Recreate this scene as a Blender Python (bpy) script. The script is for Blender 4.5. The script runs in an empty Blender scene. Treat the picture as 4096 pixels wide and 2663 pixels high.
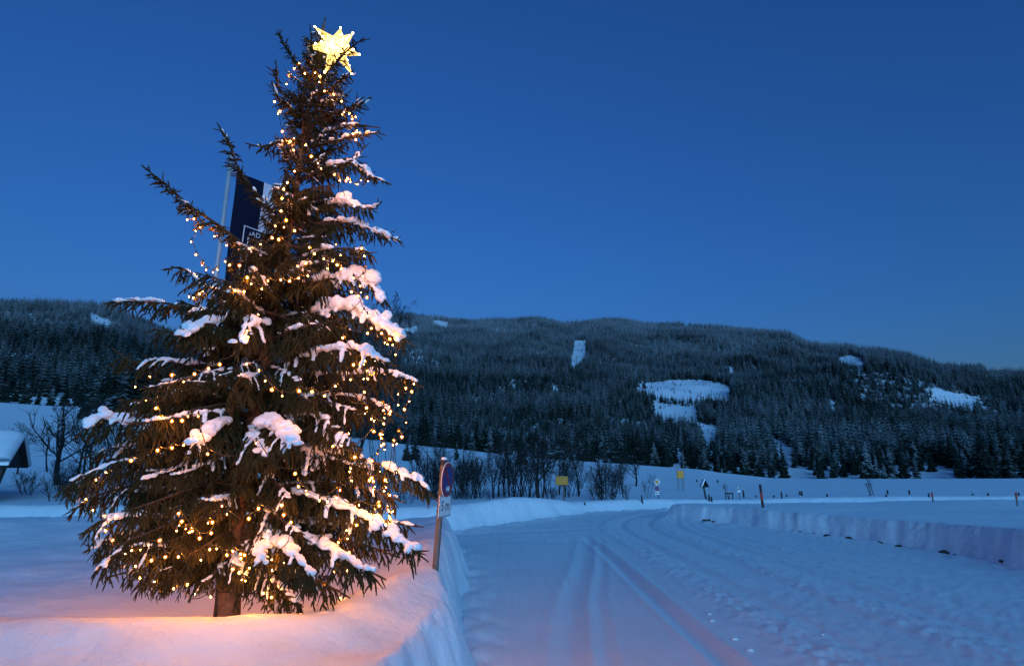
import bpy, bmesh, math, random
import numpy as np
from mathutils import Vector, Matrix

random.seed(7)
RNG = np.random.default_rng(7)
scene = bpy.context.scene
COL = scene.collection
R = math.radians

# ------------------------------------------------------------------ camera, sky, light, exposure
EYE = 2.0
PITCH = R(13.38)
FPX = 2350.0                       # focal length in pixels of the 4096 px wide frame
cam_data = bpy.data.cameras.new('camera')
cam = bpy.data.objects.new('camera', cam_data)
COL.objects.link(cam)
cam.location = (0, 0, EYE)
cam.rotation_euler = (math.pi / 2 + PITCH, 0, 0)
cam_data.sensor_width = 36
cam_data.lens = FPX / 4096 * 36
cam_data.clip_start = 0.1
cam_data.clip_end = 20000
scene.camera = cam

world = bpy.data.worlds.new('World')
scene.world = world
world.use_nodes = True
wn = world.node_tree
sky = wn.nodes.new('ShaderNodeTexSky')
sky.sky_type = 'NISHITA'
sky.sun_disc = False
SUN_EL, SUN_ROT = 0.6, 162.0       # the sun has just gone down behind the photographer
sky.sun_elevation = R(SUN_EL)
sky.sun_rotation = R(SUN_ROT)
sky.ozone_density = 4.9
sky.air_density = 1.0
sky.dust_density = 0.5
bg = wn.nodes['Background']
bg.inputs[1].default_value = 0.128
wn.links.new(sky.outputs[0], bg.inputs[0])

sun_data = bpy.data.lights.new('twilight', 'SUN')
sun_data.energy = 0.70
sun_data.angle = R(60)
sun_data.color = (0.17, 0.56, 1.0)
sun = bpy.data.objects.new('twilight', sun_data)
COL.objects.link(sun)
sun.rotation_euler = (R(80), 0, R(18))

scene.view_settings.view_transform = 'Standard'
scene.view_settings.look = 'None'
scene.view_settings.gamma = 1
scene.view_settings.use_curve_mapping = False
scene.view_settings.exposure = 2.2

# ------------------------------------------------------------------ geometry of the view (for measuring)
CP, SP = math.cos(PITCH), math.sin(PITCH)

def ray(px, py):
    u, v = (px - 2048) / FPX, -(py - 1331.5) / FPX
    return np.array([u, CP - v * SP, SP + v * CP])

def at(px, py, Y):
    d = ray(px, py)
    return np.array([0, 0, EYE]) + d * (Y / d[1])

def azel(px, py):
    d = ray(px, py)
    return math.atan2(d[0], d[1]), math.atan2(d[2], math.hypot(d[0], d[1]))

def to_px(P):
    P = np.asarray(P, float)
    x, y, z = P[..., 0], P[..., 1], P[..., 2] - EYE
    w = y * CP + z * SP
    return 2048 + FPX * x / w, 1331.5 - FPX * (-y * SP + z * CP) / w

# ------------------------------------------------------------------ helpers
def tag(o, label=None, cat=None, group=None, kind=None):
    if label: o['label'] = label
    if cat: o['category'] = cat
    if group: o['group'] = group
    if kind: o['kind'] = kind
    return o

def empty(name, loc, label=None, cat=None, group=None):
    o = bpy.data.objects.new(name, None)
    o.empty_display_size = 0.2
    o.location = [float(c) for c in loc]
    COL.objects.link(o)
    return tag(o, label, cat, group)

class MB:
    def __init__(self):
        self.v, self.f, self.m, self.n = [], [], [], 0
    def add(self, verts, faces, mat=0):
        verts = np.asarray(verts, float).reshape(-1, 3)
        self.v.append(verts)
        b = self.n
        if isinstance(faces, np.ndarray):
            self.f.extend((faces + b).tolist())
        else:
            self.f.extend([[i + b for i in f] for f in faces])
        self.m.extend([mat] * len(faces))
        self.n += len(verts)
    def box(self, c, s, rot=None, mat=0):
        c, s = np.asarray(c, float), np.asarray(s, float) / 2
        p = np.array([[x, y, z] for x in (-1, 1) for y in (-1, 1) for z in (-1, 1)], float) * s
        if rot is not None:
            p = p @ np.asarray(rot, float).T
        self.add(p + c, [(0, 1, 3, 2), (4, 6, 7, 5), (0, 4, 5, 1), (2, 3, 7, 6), (0, 2, 6, 4), (1, 5, 7, 3)], mat)
    def tube(self, pts, rad, sides=6, mat=0, caps=True):
        pts = np.asarray(pts, float)
        k = len(pts)
        rad = np.broadcast_to(np.asarray(rad, float), (k,))
        t = np.gradient(pts, axis=0)
        t /= np.linalg.norm(t, axis=1, keepdims=True) + 1e-12
        ref = np.array([0, 0, 1.0]) if abs(t[0][2]) < 0.9 else np.array([1.0, 0, 0])
        vs = []
        for i in range(k):
            a = np.cross(t[i], ref)
            a /= np.linalg.norm(a) + 1e-12
            b = np.cross(t[i], a)
            ref = np.cross(a, t[i])
            an = np.arange(sides) * 2 * math.pi / sides
            vs.append(pts[i] + rad[i] * (np.cos(an)[:, None] * a + np.sin(an)[:, None] * b))
        f = []
        for i in range(k - 1):
            for j in range(sides):
                j2 = (j + 1) % sides
                f.append((i * sides + j, i * sides + j2, (i + 1) * sides + j2, (i + 1) * sides + j))
        if caps:
            f.append(tuple(range(sides))[::-1])
            f.append(tuple((k - 1) * sides + j for j in range(sides)))
        self.add(np.concatenate(vs), f, mat)
    def mesh(self, name, mats, smooth=False, origin=(0, 0, 0)):
        me = bpy.data.meshes.new(name)
        v = np.concatenate(self.v) - np.asarray(origin, float) if self.v else np.zeros((0, 3))
        me.from_pydata(v.tolist(), [], self.f)
        for m in mats:
            me.materials.append(m)
        if len(mats) > 1:
            me.polygons.foreach_set('material_index', np.array(self.m, dtype=np.int32))
        if smooth:
            me.polygons.foreach_set('use_smooth', np.ones(len(me.polygons), dtype=bool))
        me.update()
        return me
    def build(self, name, mats, parent=None, smooth=False, origin=None):
        if not isinstance(mats, (list, tuple)):
            mats = [mats]
        if origin is None:
            origin = world_of(parent) if parent is not None else (0, 0, 0)
        o = bpy.data.objects.new(name, self.mesh(name, mats, smooth, origin))
        COL.objects.link(o)
        if parent is not None:
            o.parent = parent
        else:
            o.location = [float(c) for c in origin]
        return o

def world_of(o):
    p = np.array(o.location)
    while o.parent is not None:
        o = o.parent
        p = p + np.array(o.location)
    return p

def grid_mesh(name, X, Y, Z, mat, mask=None, smooth=True):
    n, m = X.shape
    v = np.stack([X, Y, Z], -1).reshape(-1, 3)
    idx = np.arange(n * m).reshape(n, m)
    q = np.stack([idx[:-1, :-1], idx[:-1, 1:], idx[1:, 1:], idx[1:, :-1]], -1).reshape(-1, 4)
    if mask is not None:
        mk = (mask[:-1, :-1] | mask[:-1, 1:] | mask[1:, 1:] | mask[1:, :-1]).reshape(-1)
        q = q[mk]
        used = np.unique(q)
        re = np.full(n * m, -1)
        re[used] = np.arange(len(used))
        q = re[q]
        v = v[used]
    me = bpy.data.meshes.new(name)
    me.vertices.add(len(v))
    me.vertices.foreach_set('co', v.astype(np.float32).ravel())
    me.loops.add(len(q) * 4)
    me.loops.foreach_set('vertex_index', q.astype(np.int32).ravel())
    me.polygons.add(len(q))
    me.polygons.foreach_set('loop_start', np.arange(0, len(q) * 4, 4, dtype=np.int32))
    me.polygons.foreach_set('loop_total', np.full(len(q), 4, dtype=np.int32))
    me.polygons.foreach_set('use_smooth', np.full(len(q), smooth, dtype=bool))
    me.update(calc_edges=True)
    me.materials.append(mat)
    o = bpy.data.objects.new(name, me)
    COL.objects.link(o)
    return o

def vnoise(x, y, seed=0):
    x, y = np.asarray(x, float), np.asarray(y, float)
    xi, yi = np.floor(x).astype(np.int64), np.floor(y).astype(np.int64)
    fx, fy = x - xi, y - yi
    fx, fy = fx * fx * (3 - 2 * fx), fy * fy * (3 - 2 * fy)
    def h(i, j):
        n = (i * 374761393 + j * 668265263 + seed * 974634777) & 0x7fffffff
        n = ((n ^ (n >> 13)) * 1274126177) & 0x7fffffff
        n = (n ^ (n >> 16)) & 0xffff
        return n / 32767.5 - 1
    a, b, c, d = h(xi, yi), h(xi + 1, yi), h(xi, yi + 1), h(xi + 1, yi + 1)
    return (a * (1 - fx) + b * fx) * (1 - fy) + (c * (1 - fx) + d * fx) * fy

def fbm(x, y, seed=0, oct=4, gain=0.5):
    s, a = 0, 1
    for i in range(oct):
        s = s + a * vnoise(x * 2 ** i + 13.7 * i, y * 2 ** i - 7.1 * i, seed + i)
        a *= gain
    return s

def sstep(a, b, x):
    t = np.clip((x - a) / (b - a), 0, 1)
    return t * t * (3 - 2 * t)

# ------------------------------------------------------------------ materials
def new_mat(name):
    m = bpy.data.materials.new(name)
    m.use_nodes = True
    nt = m.node_tree
    return m, nt, nt.nodes['Principled BSDF']

def plain(name, col, rough=0.6, metal=0.0, var=0.12, scale=6.0, bump=0.0, bscale=40.0):
    m, nt, b = new_mat(name)
    b.inputs['Roughness'].default_value = rough
    b.inputs['Metallic'].default_value = metal
    tc = nt.nodes.new('ShaderNodeTexCoord')
    n = nt.nodes.new('ShaderNodeTexNoise')
    n.inputs['Scale'].default_value = scale
    n.inputs['Detail'].default_value = 5
    nt.links.new(tc.outputs['Object'], n.inputs['Vector'])
    r = nt.nodes.new('ShaderNodeValToRGB')
    r.color_ramp.elements[0].position = 0.3
    r.color_ramp.elements[1].position = 0.7
    r.color_ramp.elements[0].color = [c * (1 - var) for c in col] + [1]
    r.color_ramp.elements[1].color = [min(1, c * (1 + var)) for c in col] + [1]
    nt.links.new(n.outputs['Fac'], r.inputs['Fac'])
    nt.links.new(r.outputs['Color'], b.inputs['Base Color'])
    if bump:
        n2 = nt.nodes.new('ShaderNodeTexNoise')
        n2.inputs['Scale'].default_value = bscale
        n2.inputs['Detail'].default_value = 4
        nt.links.new(tc.outputs['Object'], n2.inputs['Vector'])
        bp = nt.nodes.new('ShaderNodeBump')
        bp.inputs['Strength'].default_value = bump
        bp.inputs['Distance'].default_value = 0.01
        nt.links.new(n2.outputs['Fac'], bp.inputs['Height'])
        nt.links.new(bp.outputs['Normal'], b.inputs['Normal'])
    return m

def snow_mat(name, col, bumps, rough=0.75, sss=0.0):
    """bumps: (scale, distance, strength, stretch vector)"""
    m, nt, b = new_mat(name)
    b.inputs['Roughness'].default_value = rough
    b.inputs['Specular IOR Level'].default_value = 0.25
    if sss:
        b.inputs['Subsurface Weight'].default_value = sss
        b.inputs['Subsurface Radius'].default_value = (0.05, 0.06, 0.07)
        b.inputs['Subsurface Scale'].default_value = 0.5
    geo = nt.nodes.new('ShaderNodeNewGeometry')
    n = nt.nodes.new('ShaderNodeTexNoise')
    n.inputs['Scale'].default_value = 0.9
    n.inputs['Detail'].default_value = 6
    nt.links.new(geo.outputs['Position'], n.inputs['Vector'])
    r = nt.nodes.new('ShaderNodeValToRGB')
    r.color_ramp.elements[0].position = 0.3
    r.color_ramp.elements[1].position = 0.7
    r.color_ramp.elements[0].color = [c * 0.94 for c in col] + [1]
    r.color_ramp.elements[1].color = list(col) + [1]
    nt.links.new(n.outputs['Fac'], r.inputs['Fac'])
    nt.links.new(r.outputs['Color'], b.inputs['Base Color'])
    prev = None
    for sc, dist, st, stretch in bumps:
        mp = nt.nodes.new('ShaderNodeMapping')
        mp.inputs['Scale'].default_value = stretch
        nt.links.new(geo.outputs['Position'], mp.inputs['Vector'])
        nn = nt.nodes.new('ShaderNodeTexNoise')
        nn.inputs['Scale'].default_value = sc
        nn.inputs['Detail'].default_value = 4
        nn.inputs['Roughness'].default_value = 0.6
        nt.links.new(mp.outputs['Vector'], nn.inputs['Vector'])
        bp = nt.nodes.new('ShaderNodeBump')
        bp.inputs['Strength'].default_value = st
        bp.inputs['Distance'].default_value = dist
        nt.links.new(nn.outputs['Fac'], bp.inputs['Height'])
        if prev:
            nt.links.new(prev.outputs['Normal'], bp.inputs['Normal'])
        prev = bp
    nt.links.new(prev.outputs['Normal'], b.inputs['Normal'])
    return m

def emit_mat(name, col, strength):
    m = bpy.data.materials.new(name)
    m.use_nodes = True
    nt = m.node_tree
    nt.nodes.remove(nt.nodes['Principled BSDF'])
    e = nt.nodes.new('ShaderNodeEmission')
    e.inputs['Color'].default_value = list(col) + [1]
    e.inputs['Strength'].default_value = strength
    nt.links.new(e.outputs[0], nt.nodes['Material Output'].inputs['Surface'])
    return m

def snowy_mat(name, dark, lo, hi, nscale, big=0.0, snowcol=(0.75, 0.8, 0.86), coord='Object'):
    """dark plant matter with snow lying on its upward faces"""
    m, nt, b = new_mat(name)
    b.inputs['Roughness'].default_value = 0.8
    b.inputs['Specular IOR Level'].default_value = 0.15
    geo = nt.nodes.new('ShaderNodeNewGeometry')
    tc = nt.nodes.new('ShaderNodeTexCoord')
    sep = nt.nodes.new('ShaderNodeSeparateXYZ')
    nt.links.new(geo.outputs['Normal'], sep.inputs[0])
    ab = nt.nodes.new('ShaderNodeMath'); ab.operation = 'ABSOLUTE'
    nt.links.new(sep.outputs['Z'], ab.inputs[0])
    n = nt.nodes.new('ShaderNodeTexNoise')
    n.inputs['Scale'].default_value = nscale
    n.inputs['Detail'].default_value = 3
    nt.links.new(tc.outputs[coord] if coord != 'Position' else geo.outputs['Position'], n.inputs['Vector'])
    ad = nt.nodes.new('ShaderNodeMath'); ad.operation = 'MULTIPLY'
    nt.links.new(ab.outputs[0], ad.inputs[0]); nt.links.new(n.outputs['Fac'], ad.inputs[1])
    last = ad
    if big:
        nb = nt.nodes.new('ShaderNodeTexNoise')
        nb.inputs['Scale'].default_value = 0.009
        nb.inputs['Detail'].default_value = 5
        nt.links.new(geo.outputs['Position'], nb.inputs['Vector'])
        ma = nt.nodes.new('ShaderNodeMath'); ma.operation = 'MULTIPLY_ADD'
        ma.inputs[1].default_value = big; ma.inputs[2].default_value = -big * 0.5
        nt.links.new(nb.outputs['Fac'], ma.inputs[0])
        oi = nt.nodes.new('ShaderNodeObjectInfo')
        mo = nt.nodes.new('ShaderNodeMath'); mo.operation = 'MULTIPLY_ADD'
        mo.inputs[1].default_value = 0.16; mo.inputs[2].default_value = -0.08
        nt.links.new(oi.outputs['Random'], mo.inputs[0])
        a1 = nt.nodes.new('ShaderNodeMath'); a1.operation = 'ADD'
        nt.links.new(ad.outputs[0], a1.inputs[0]); nt.links.new(ma.outputs[0], a1.inputs[1])
        a2 = nt.nodes.new('ShaderNodeMath'); a2.operation = 'ADD'
        nt.links.new(a1.outputs[0], a2.inputs[0]); nt.links.new(mo.outputs[0], a2.inputs[1])
        # rime grows thicker with altitude
        sp = nt.nodes.new('ShaderNodeSeparateXYZ')
        nt.links.new(geo.outputs['Position'], sp.inputs[0])
        alt = nt.nodes.new('ShaderNodeMapRange')
        for k, v_ in (('From Min', 70), ('From Max', 420), ('To Min', 0.0), ('To Max', 0.19)):
            alt.inputs[k].default_value = v_
        nt.links.new(sp.outputs['Z'], alt.inputs['Value'])
        a3 = nt.nodes.new('ShaderNodeMath'); a3.operation = 'ADD'
        nt.links.new(a2.outputs[0], a3.inputs[0]); nt.links.new(alt.outputs['Result'], a3.inputs[1])
        last = a3
    mr = nt.nodes.new('ShaderNodeMapRange')
    mr.inputs['From Min'].default_value = lo
    mr.inputs['From Max'].default_value = hi
    nt.links.new(last.outputs[0], mr.inputs['Value'])
    mx = nt.nodes.new('ShaderNodeMix'); mx.data_type = 'RGBA'
    mx.inputs['A'].default_value = list(dark) + [1]
    mx.inputs['B'].default_value = list(snowcol) + [1]
    nt.links.new(mr.outputs['Result'], mx.inputs['Factor'])
    nt.links.new(mx.outputs['Result'], b.inputs['Base Color'])
    return m

M = {}
M['snow'] = snow_mat('snow', (0.80, 0.83, 0.87), [(1.6, 0.12, 0.4, (1, 1, 1)), (7, 0.04, 0.45, (1, 1, 1.8)), (24, 0.012, 0.5, (1, 1, 1)), (90, 0.004, 0.7, (1, 1, 1))])
M['snow_pad'] = snow_mat('snow_pad', (0.84, 0.86, 0.88), [(30, 0.008, 0.5, (1, 1, 1)), (160, 0.002, 0.5, (1, 1, 1))])
M['road'] = snow_mat('road_snow', (0.76, 0.78, 0.82), [(4.5, 0.05, 0.7, (1, 0.03, 1)), (14, 0.02, 0.6, (1, 0.06, 1)), (45, 0.010, 0.8, (1, 0.5, 1)), (120, 0.005, 0.8, (1, 1, 1))])
M['bark'] = plain('spruce_bark', (0.19, 0.10, 0.055), 0.9, var=0.4, scale=14, bump=0.8, bscale=30)
M['twigwood'] = plain('twig_wood', (0.05, 0.03, 0.018), 0.9, var=0.3)
M['needle'] = snowy_mat('spruce_needles', (0.031, 0.027, 0.009), 0.58, 0.70, 8.0, snowcol=(0.55, 0.57, 0.6))
M['forest'] = snowy_mat('forest_spruce', (0.014, 0.022, 0.017), 0.30, 0.66, 0.55, big=0.42, snowcol=(0.46, 0.50, 0.53))
M['spruce_near'] = snowy_mat('edge_spruce', (0.012, 0.020, 0.015), 0.38, 0.56, 1.4, big=0.2, snowcol=(0.5, 0.54, 0.58))
M['barebark'] = snowy_mat('bare_bark', (0.022, 0.022, 0.022), 0.42, 0.52, 2.5)
M['hillsnow'] = snow_mat('hill_snow', (0.74, 0.78, 0.83), [(0.06, 1.5, 0.4, (1, 1, 1)), (0.5, 0.3, 0.4, (1, 1, 1))])
M['wood_dark'] = plain('dark_wood', (0.03, 0.026, 0.024), 0.8, var=0.3, scale=8)
M['steel'] = plain('galvanised_steel', (0.15, 0.125, 0.105), 0.6, 0.2, var=0.2, scale=9)
M['pole_paint'] = plain('flagpole_paint', (0.45, 0.47, 0.50), 0.4, 0.2)
M['white'] = plain('sign_white', (0.72, 0.72, 0.72), 0.4, var=0.04)
M['red'] = plain('sign_red', (0.30, 0.012, 0.014), 0.45, var=0.05)
M['blue'] = plain('sign_blue', (0.014, 0.03, 0.15), 0.45, var=0.05)
M['black'] = plain('black', (0.012, 0.012, 0.012), 0.5, var=0.1)
M['yellow'] = plain('sign_yellow', (0.70, 0.27, 0.006), 0.5, var=0.06)
M['green'] = plain('sign_green', (0.02, 0.16, 0.09), 0.4, var=0.05)
M['cable'] = plain('cable', (0.008, 0.009, 0.008), 0.5)
M['soil'] = plain('frozen_soil', (0.055, 0.045, 0.038), 0.95, var=0.5, scale=12, bump=1.0, bscale=20)
M['stake_red'] = plain('stake_red', (0.45, 0.03, 0.015), 0.5)
def halo_mat():  # see-through amber glow imitating the lens halo round a lit bulb
    m = emit_mat('bulb_halo', (1.0, 0.22, 0.006), 0.34)
    nt = m.node_tree
    e = [n for n in nt.nodes if n.type == 'EMISSION'][0]
    t = nt.nodes.new('ShaderNodeBsdfTransparent')
    mx = nt.nodes.new('ShaderNodeMixShader')
    mx.inputs[0].default_value = 0.6
    nt.links.new(t.outputs[0], mx.inputs[1]); nt.links.new(e.outputs[0], mx.inputs[2])
    nt.links.new(mx.outputs[0], nt.nodes['Material Output'].inputs['Surface'])
    return m
BULB_COL = (1.0, 0.30, 0.022)
M['bulb'] = emit_mat('bulb', BULB_COL, 560)
M['bulb_halo'] = halo_mat()
M['star_bulb'] = emit_mat('star_bulb', (1.0, 0.62, 0.22), 16)
M['star_core'] = emit_mat('star_core', (1.0, 0.66, 0.26), 5.0)

# star panes: yellow plastic lace, unevenly lit from inside
def star_pane_mat():
    m = bpy.data.materials.new('star_pane')
    m.use_nodes = True
    nt = m.node_tree
    nt.nodes.remove(nt.nodes['Principled BSDF'])
    tc = nt.nodes.new('ShaderNodeTexCoord')
    vo = nt.nodes.new('ShaderNodeTexVoronoi')
    vo.feature = 'DISTANCE_TO_EDGE'
    vo.inputs['Scale'].default_value = 38
    nt.links.new(tc.outputs['Object'], vo.inputs['Vector'])
    mr = nt.nodes.new('ShaderNodeMapRange')
    mr.inputs['From Min'].default_value = 0.02
    mr.inputs['From Max'].default_value = 0.16
    mr.inputs['To Min'].default_value = 0.75
    mr.inputs['To Max'].default_value = 0.09
    nt.links.new(vo.outputs['Distance'], mr.inputs['Value'])
    e = nt.nodes.new('ShaderNodeEmission')
    e.inputs['Color'].default_value = (1.0, 0.56, 0.13, 1)
    ln = nt.nodes.new('ShaderNodeVectorMath'); ln.operation = 'LENGTH'
    nt.links.new(tc.outputs['Object'], ln.inputs[0])
    m2 = nt.nodes.new('ShaderNodeMapRange'); m2.interpolation_type = 'SMOOTHSTEP'
    for k, v_ in (('From Min', 0.06), ('From Max', 0.24), ('To Min', 4.5), ('To Max', 0.62)):
        m2.inputs[k].default_value = v_
    nt.links.new(ln.outputs['Value'], m2.inputs['Value'])
    mu = nt.nodes.new('ShaderNodeMath'); mu.operation = 'MULTIPLY'
    nt.links.new(mr.outputs['Result'], mu.inputs[0]); nt.links.new(m2.outputs['Result'], mu.inputs[1])
    nt.links.new(mu.outputs[0], e.inputs['Strength'])
    nt.links.new(e.outputs[0], nt.nodes['Material Output'].inputs['Surface'])
    return m
M['star_pane'] = star_pane_mat()
M['star_wire'] = emit_mat('star_wire', (1.0, 0.60, 0.18), 0.7)

# ------------------------------------------------------------------ terrain
L_FOOT = [(-0.85, -30), (-0.62, 2), (-0.50, 5), (-0.50, 8), (-0.80, 12), (-1.05, 15.2), (-1.5, 16.8), (-2.6, 17.6), (-8, 17.4), (-16, 18.2), (-60, 23)]
F_FOOT = [(-60, 27), (-15, 21.8), (-6, 20.6), (-2.6, 20.7), (-1.7, 21.3), (-0.46, 23.6), (1.1, 26.6), (3.05, 29.7), (5.2, 31.9), (7.5, 33.4), (20, 38), (90, 52)]
R_FOOT = [(90, 46), (20, 33.5), (10, 30.2), (7.6, 29.0), (6.85, 28.1), (7.0, 26.9), (8.4, 24.3), (9.3, 21.6), (10.4, 18.6), (10.8, 15.7), (10.6, 12.6), (10.3, 8), (10.2, -30)]
ROAD_POLY = np.array(L_FOOT + F_FOOT + R_FOOT, float)
FX = np.array([p[0] for p in F_FOOT], float)
FY = np.array([p[1] for p in F_FOOT], float)

def seg_dist(x, y, poly, closed=True):
    best = np.full(np.shape(x), 1e9)
    n = len(poly)
    for i in range(n if closed else n - 1):
        ax, ay = poly[i]
        bx, by = poly[(i + 1) % n]
        dx, dy = bx - ax, by - ay
        t = np.clip(((x - ax) * dx + (y - ay) * dy) / (dx * dx + dy * dy + 1e-12), 0, 1)
        best = np.minimum(best, (x - ax - t * dx) ** 2 + (y - ay - t * dy) ** 2)
    return np.sqrt(best)

def inside(x, y, poly):
    res = np.zeros(np.shape(x), bool)
    n = len(poly)
    for i in range(n):
        ax, ay = poly[i]
        bx, by = poly[(i + 1) % n]
        if ay == by:
            continue
        c = (ay > y) != (by > y)
        res ^= c & (x < (bx - ax) * (y - ay) / (by - ay) + ax)
    return res

def road_sd(x, y):                 # > 0 outside the road
    d = seg_dist(x, y, ROAD_POLY)
    return np.where(inside(x, y, ROAD_POLY), -d, d)

CREST_PX = [(-900, 1560), (0, 1609), (194, 1622), (452, 1632), (900, 1690), (1300, 1742), (1678, 1782), (1822, 1795), (2169, 1833), (2479, 1854), (2800, 1877), (2876, 1889), (3075, 1910), (3181, 1914), (3460, 1914), (4096, 1913), (5000, 1913)]
CREST = np.array([azel(*p) for p in CREST_PX])
RCREST = 300.0

def crest_z(az):
    e = np.interp(az, CREST[:, 0], CREST[:, 1])
    return EYE + RCREST * np.tan(e)

NEAR_CREST = [(-12, 5.6), (-8, 5.3), (-4, 5.0), (-3.0, 5.0), (-2.3, 5.1), (-1.64, 5.5), (-1.35, 6.2), (-1.0, 7.4), (-1.15, 10), (-1.5, 14)]

def H(x, y, detail=True):
    x, y = np.asarray(x, float), np.asarray(y, float)
    r = np.hypot(x, y)
    az = np.arctan2(x, y)
    front = np.cos(az) > 0.35
    zc = np.where(front, crest_z(az), 1.0)
    # left of the road
    dn = seg_dist(x, y, NEAR_CREST, closed=False)
    left = 0.70 + 0.21 * np.exp(-(dn / 0.48) ** 2)
    yc = np.interp(x, [-12, -8, -4, -3, -2.3, -1.64, -1.35, -1.0], [5.6, 5.3, 5.0, 5.0, 5.1, 5.5, 6.2, 7.4])
    left = left - 0.03 * sstep(0.0, 1.5, yc - y) * sstep(-0.9, -2.2, x)
    left = left + 0.16 * np.exp(-(seg_dist(x, y, [(-1.6, 9.0), (-2.1, 15.5)], closed=False) / 0.8) ** 2)
    left = left - 0.30 * np.exp(-((x + 3.2) / 2.4) ** 2 - ((y - 7.3) / 1.6) ** 2) * (1 - 0.9 * np.exp(-(dn / 0.6) ** 2))
    left = left + 0.06 * np.exp(-((x + 1.2) / 0.5) ** 2 - ((y - 7.0) / 1.2) ** 2)
    left = left + 0.28 * np.exp(-((y - 14) / 2.6) ** 2) * sstep(-1.0, -4.0, x)
    left = left + 0.05 * fbm(x * 0.35, y * 0.35, 3, 3) + 0.035 * fbm(x * 1.1, y * 1.1, 5, 3)
    # right of the road
    right = np.interp(y, [-30, 5, 12, 16, 19, 28, 40], [0.9, 0.88, 0.84, 0.74, 0.72, 0.58, 0.5])
    right = right + 0.05 * fbm(x * 0.25, y * 0.25, 11, 3)
    # beyond the crossroad
    df = seg_dist(x, y, F_FOOT, closed=False)
    lip = np.interp(x, [-20, -3, 0, 1.5, 3, 7, 12], [0.35, 0.42, 0.52, 0.35, 0.08, 0.10, 0.0])
    far = 0.45 + lip * np.exp(-((df - 0.9) / 0.9) ** 2) + 0.06 * fbm(x * 0.15, y * 0.15, 17, 3)
    t = np.clip((r - 45) / (RCREST - 45), 0, 1)
    grow = t ** 1.25
    yF = np.interp(x, FX, FY)
    side = np.where(y > yF, far, np.where(x > 3, right, left))
    top = side * (1 - sstep(0, 0.25, t)) + 0.45 * sstep(0, 0.25, t) + (zc - 0.45) * grow
    top = top + sstep(45, 90, r) * (0.25 * fbm(x * 0.02, y * 0.02, 23, 3)) * (1 - sstep(240, 300, r))
    sd = road_sd(x, y)
    if detail:
        jag = 0.13 * fbm(x * 0.6, y * 0.6, 31, 2) + 0.035 * fbm(x * 2.9, y * 2.9, 33, 2) + 0.02 * fbm(x * 9, y * 9, 37, 2)
    else:
        jag = 0
    rb = (x > 3) & (y < yF)
    jag = jag * np.where(rb, 1.1, 1.0)
    w = np.where(rb, 0.55, np.interp(y, [4, 6, 8, 12], [0.60, 0.42, 0.42, 0.6]))
    w = np.where(y > yF, 0.95, w)
    k = sstep(0.0, 1.0, (sd + jag * 0.9) / w)
    k = k ** 0.8
    # spilled foot of the bank
    foot = 0.07 * np.exp(-np.maximum(sd + 0.05, 0) / 0.25) * (sd > -0.4)
    z = -0.12 + (top + 0.12) * k + foot * (1 - k) * sstep(-0.3, 0.1, sd) * 2
    if detail:
        face = np.clip(4 * k * (1 - k), 0, 1)
        z = z + face * (0.06 * fbm(x * 3.2, y * 3.2, 41, 4)) * (r < 60)
    # hidden skirt beyond the meadow crest
    z = np.where(front & (r > RCREST), zc - (r - RCREST) * 0.2, z)
    return z

def polar(azs, rs):
    A, Rr = np.meshgrid(azs, rs)
    return Rr * np.sin(A), Rr * np.cos(A)

def radii(r0, r1, a, lo, hi):
    out = [r0]
    while out[-1] < r1:
        r = out[-1]
        out.append(r + min(max(a * r * r, lo), hi * r))
    return np.array(out)

az_f = np.arange(-R(47), R(47), R(0.16))
az_b = np.linspace(R(47), R(313), 110)
rs = np.concatenate([[0.05, 0.5, 1.0, 1.6], radii(2.2, RCREST, 0.0021, 0.034, 0.0115), [304, 330, 500, 1000, 2500]])
X, Y = polar(np.concatenate([az_f, az_b]), rs)
ground = grid_mesh('ground', X, Y, H(X, Y), M['snow'])
tag(ground, 'deep blue snow covering banks, field and rising meadow', 'ground', kind='structure')

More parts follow.
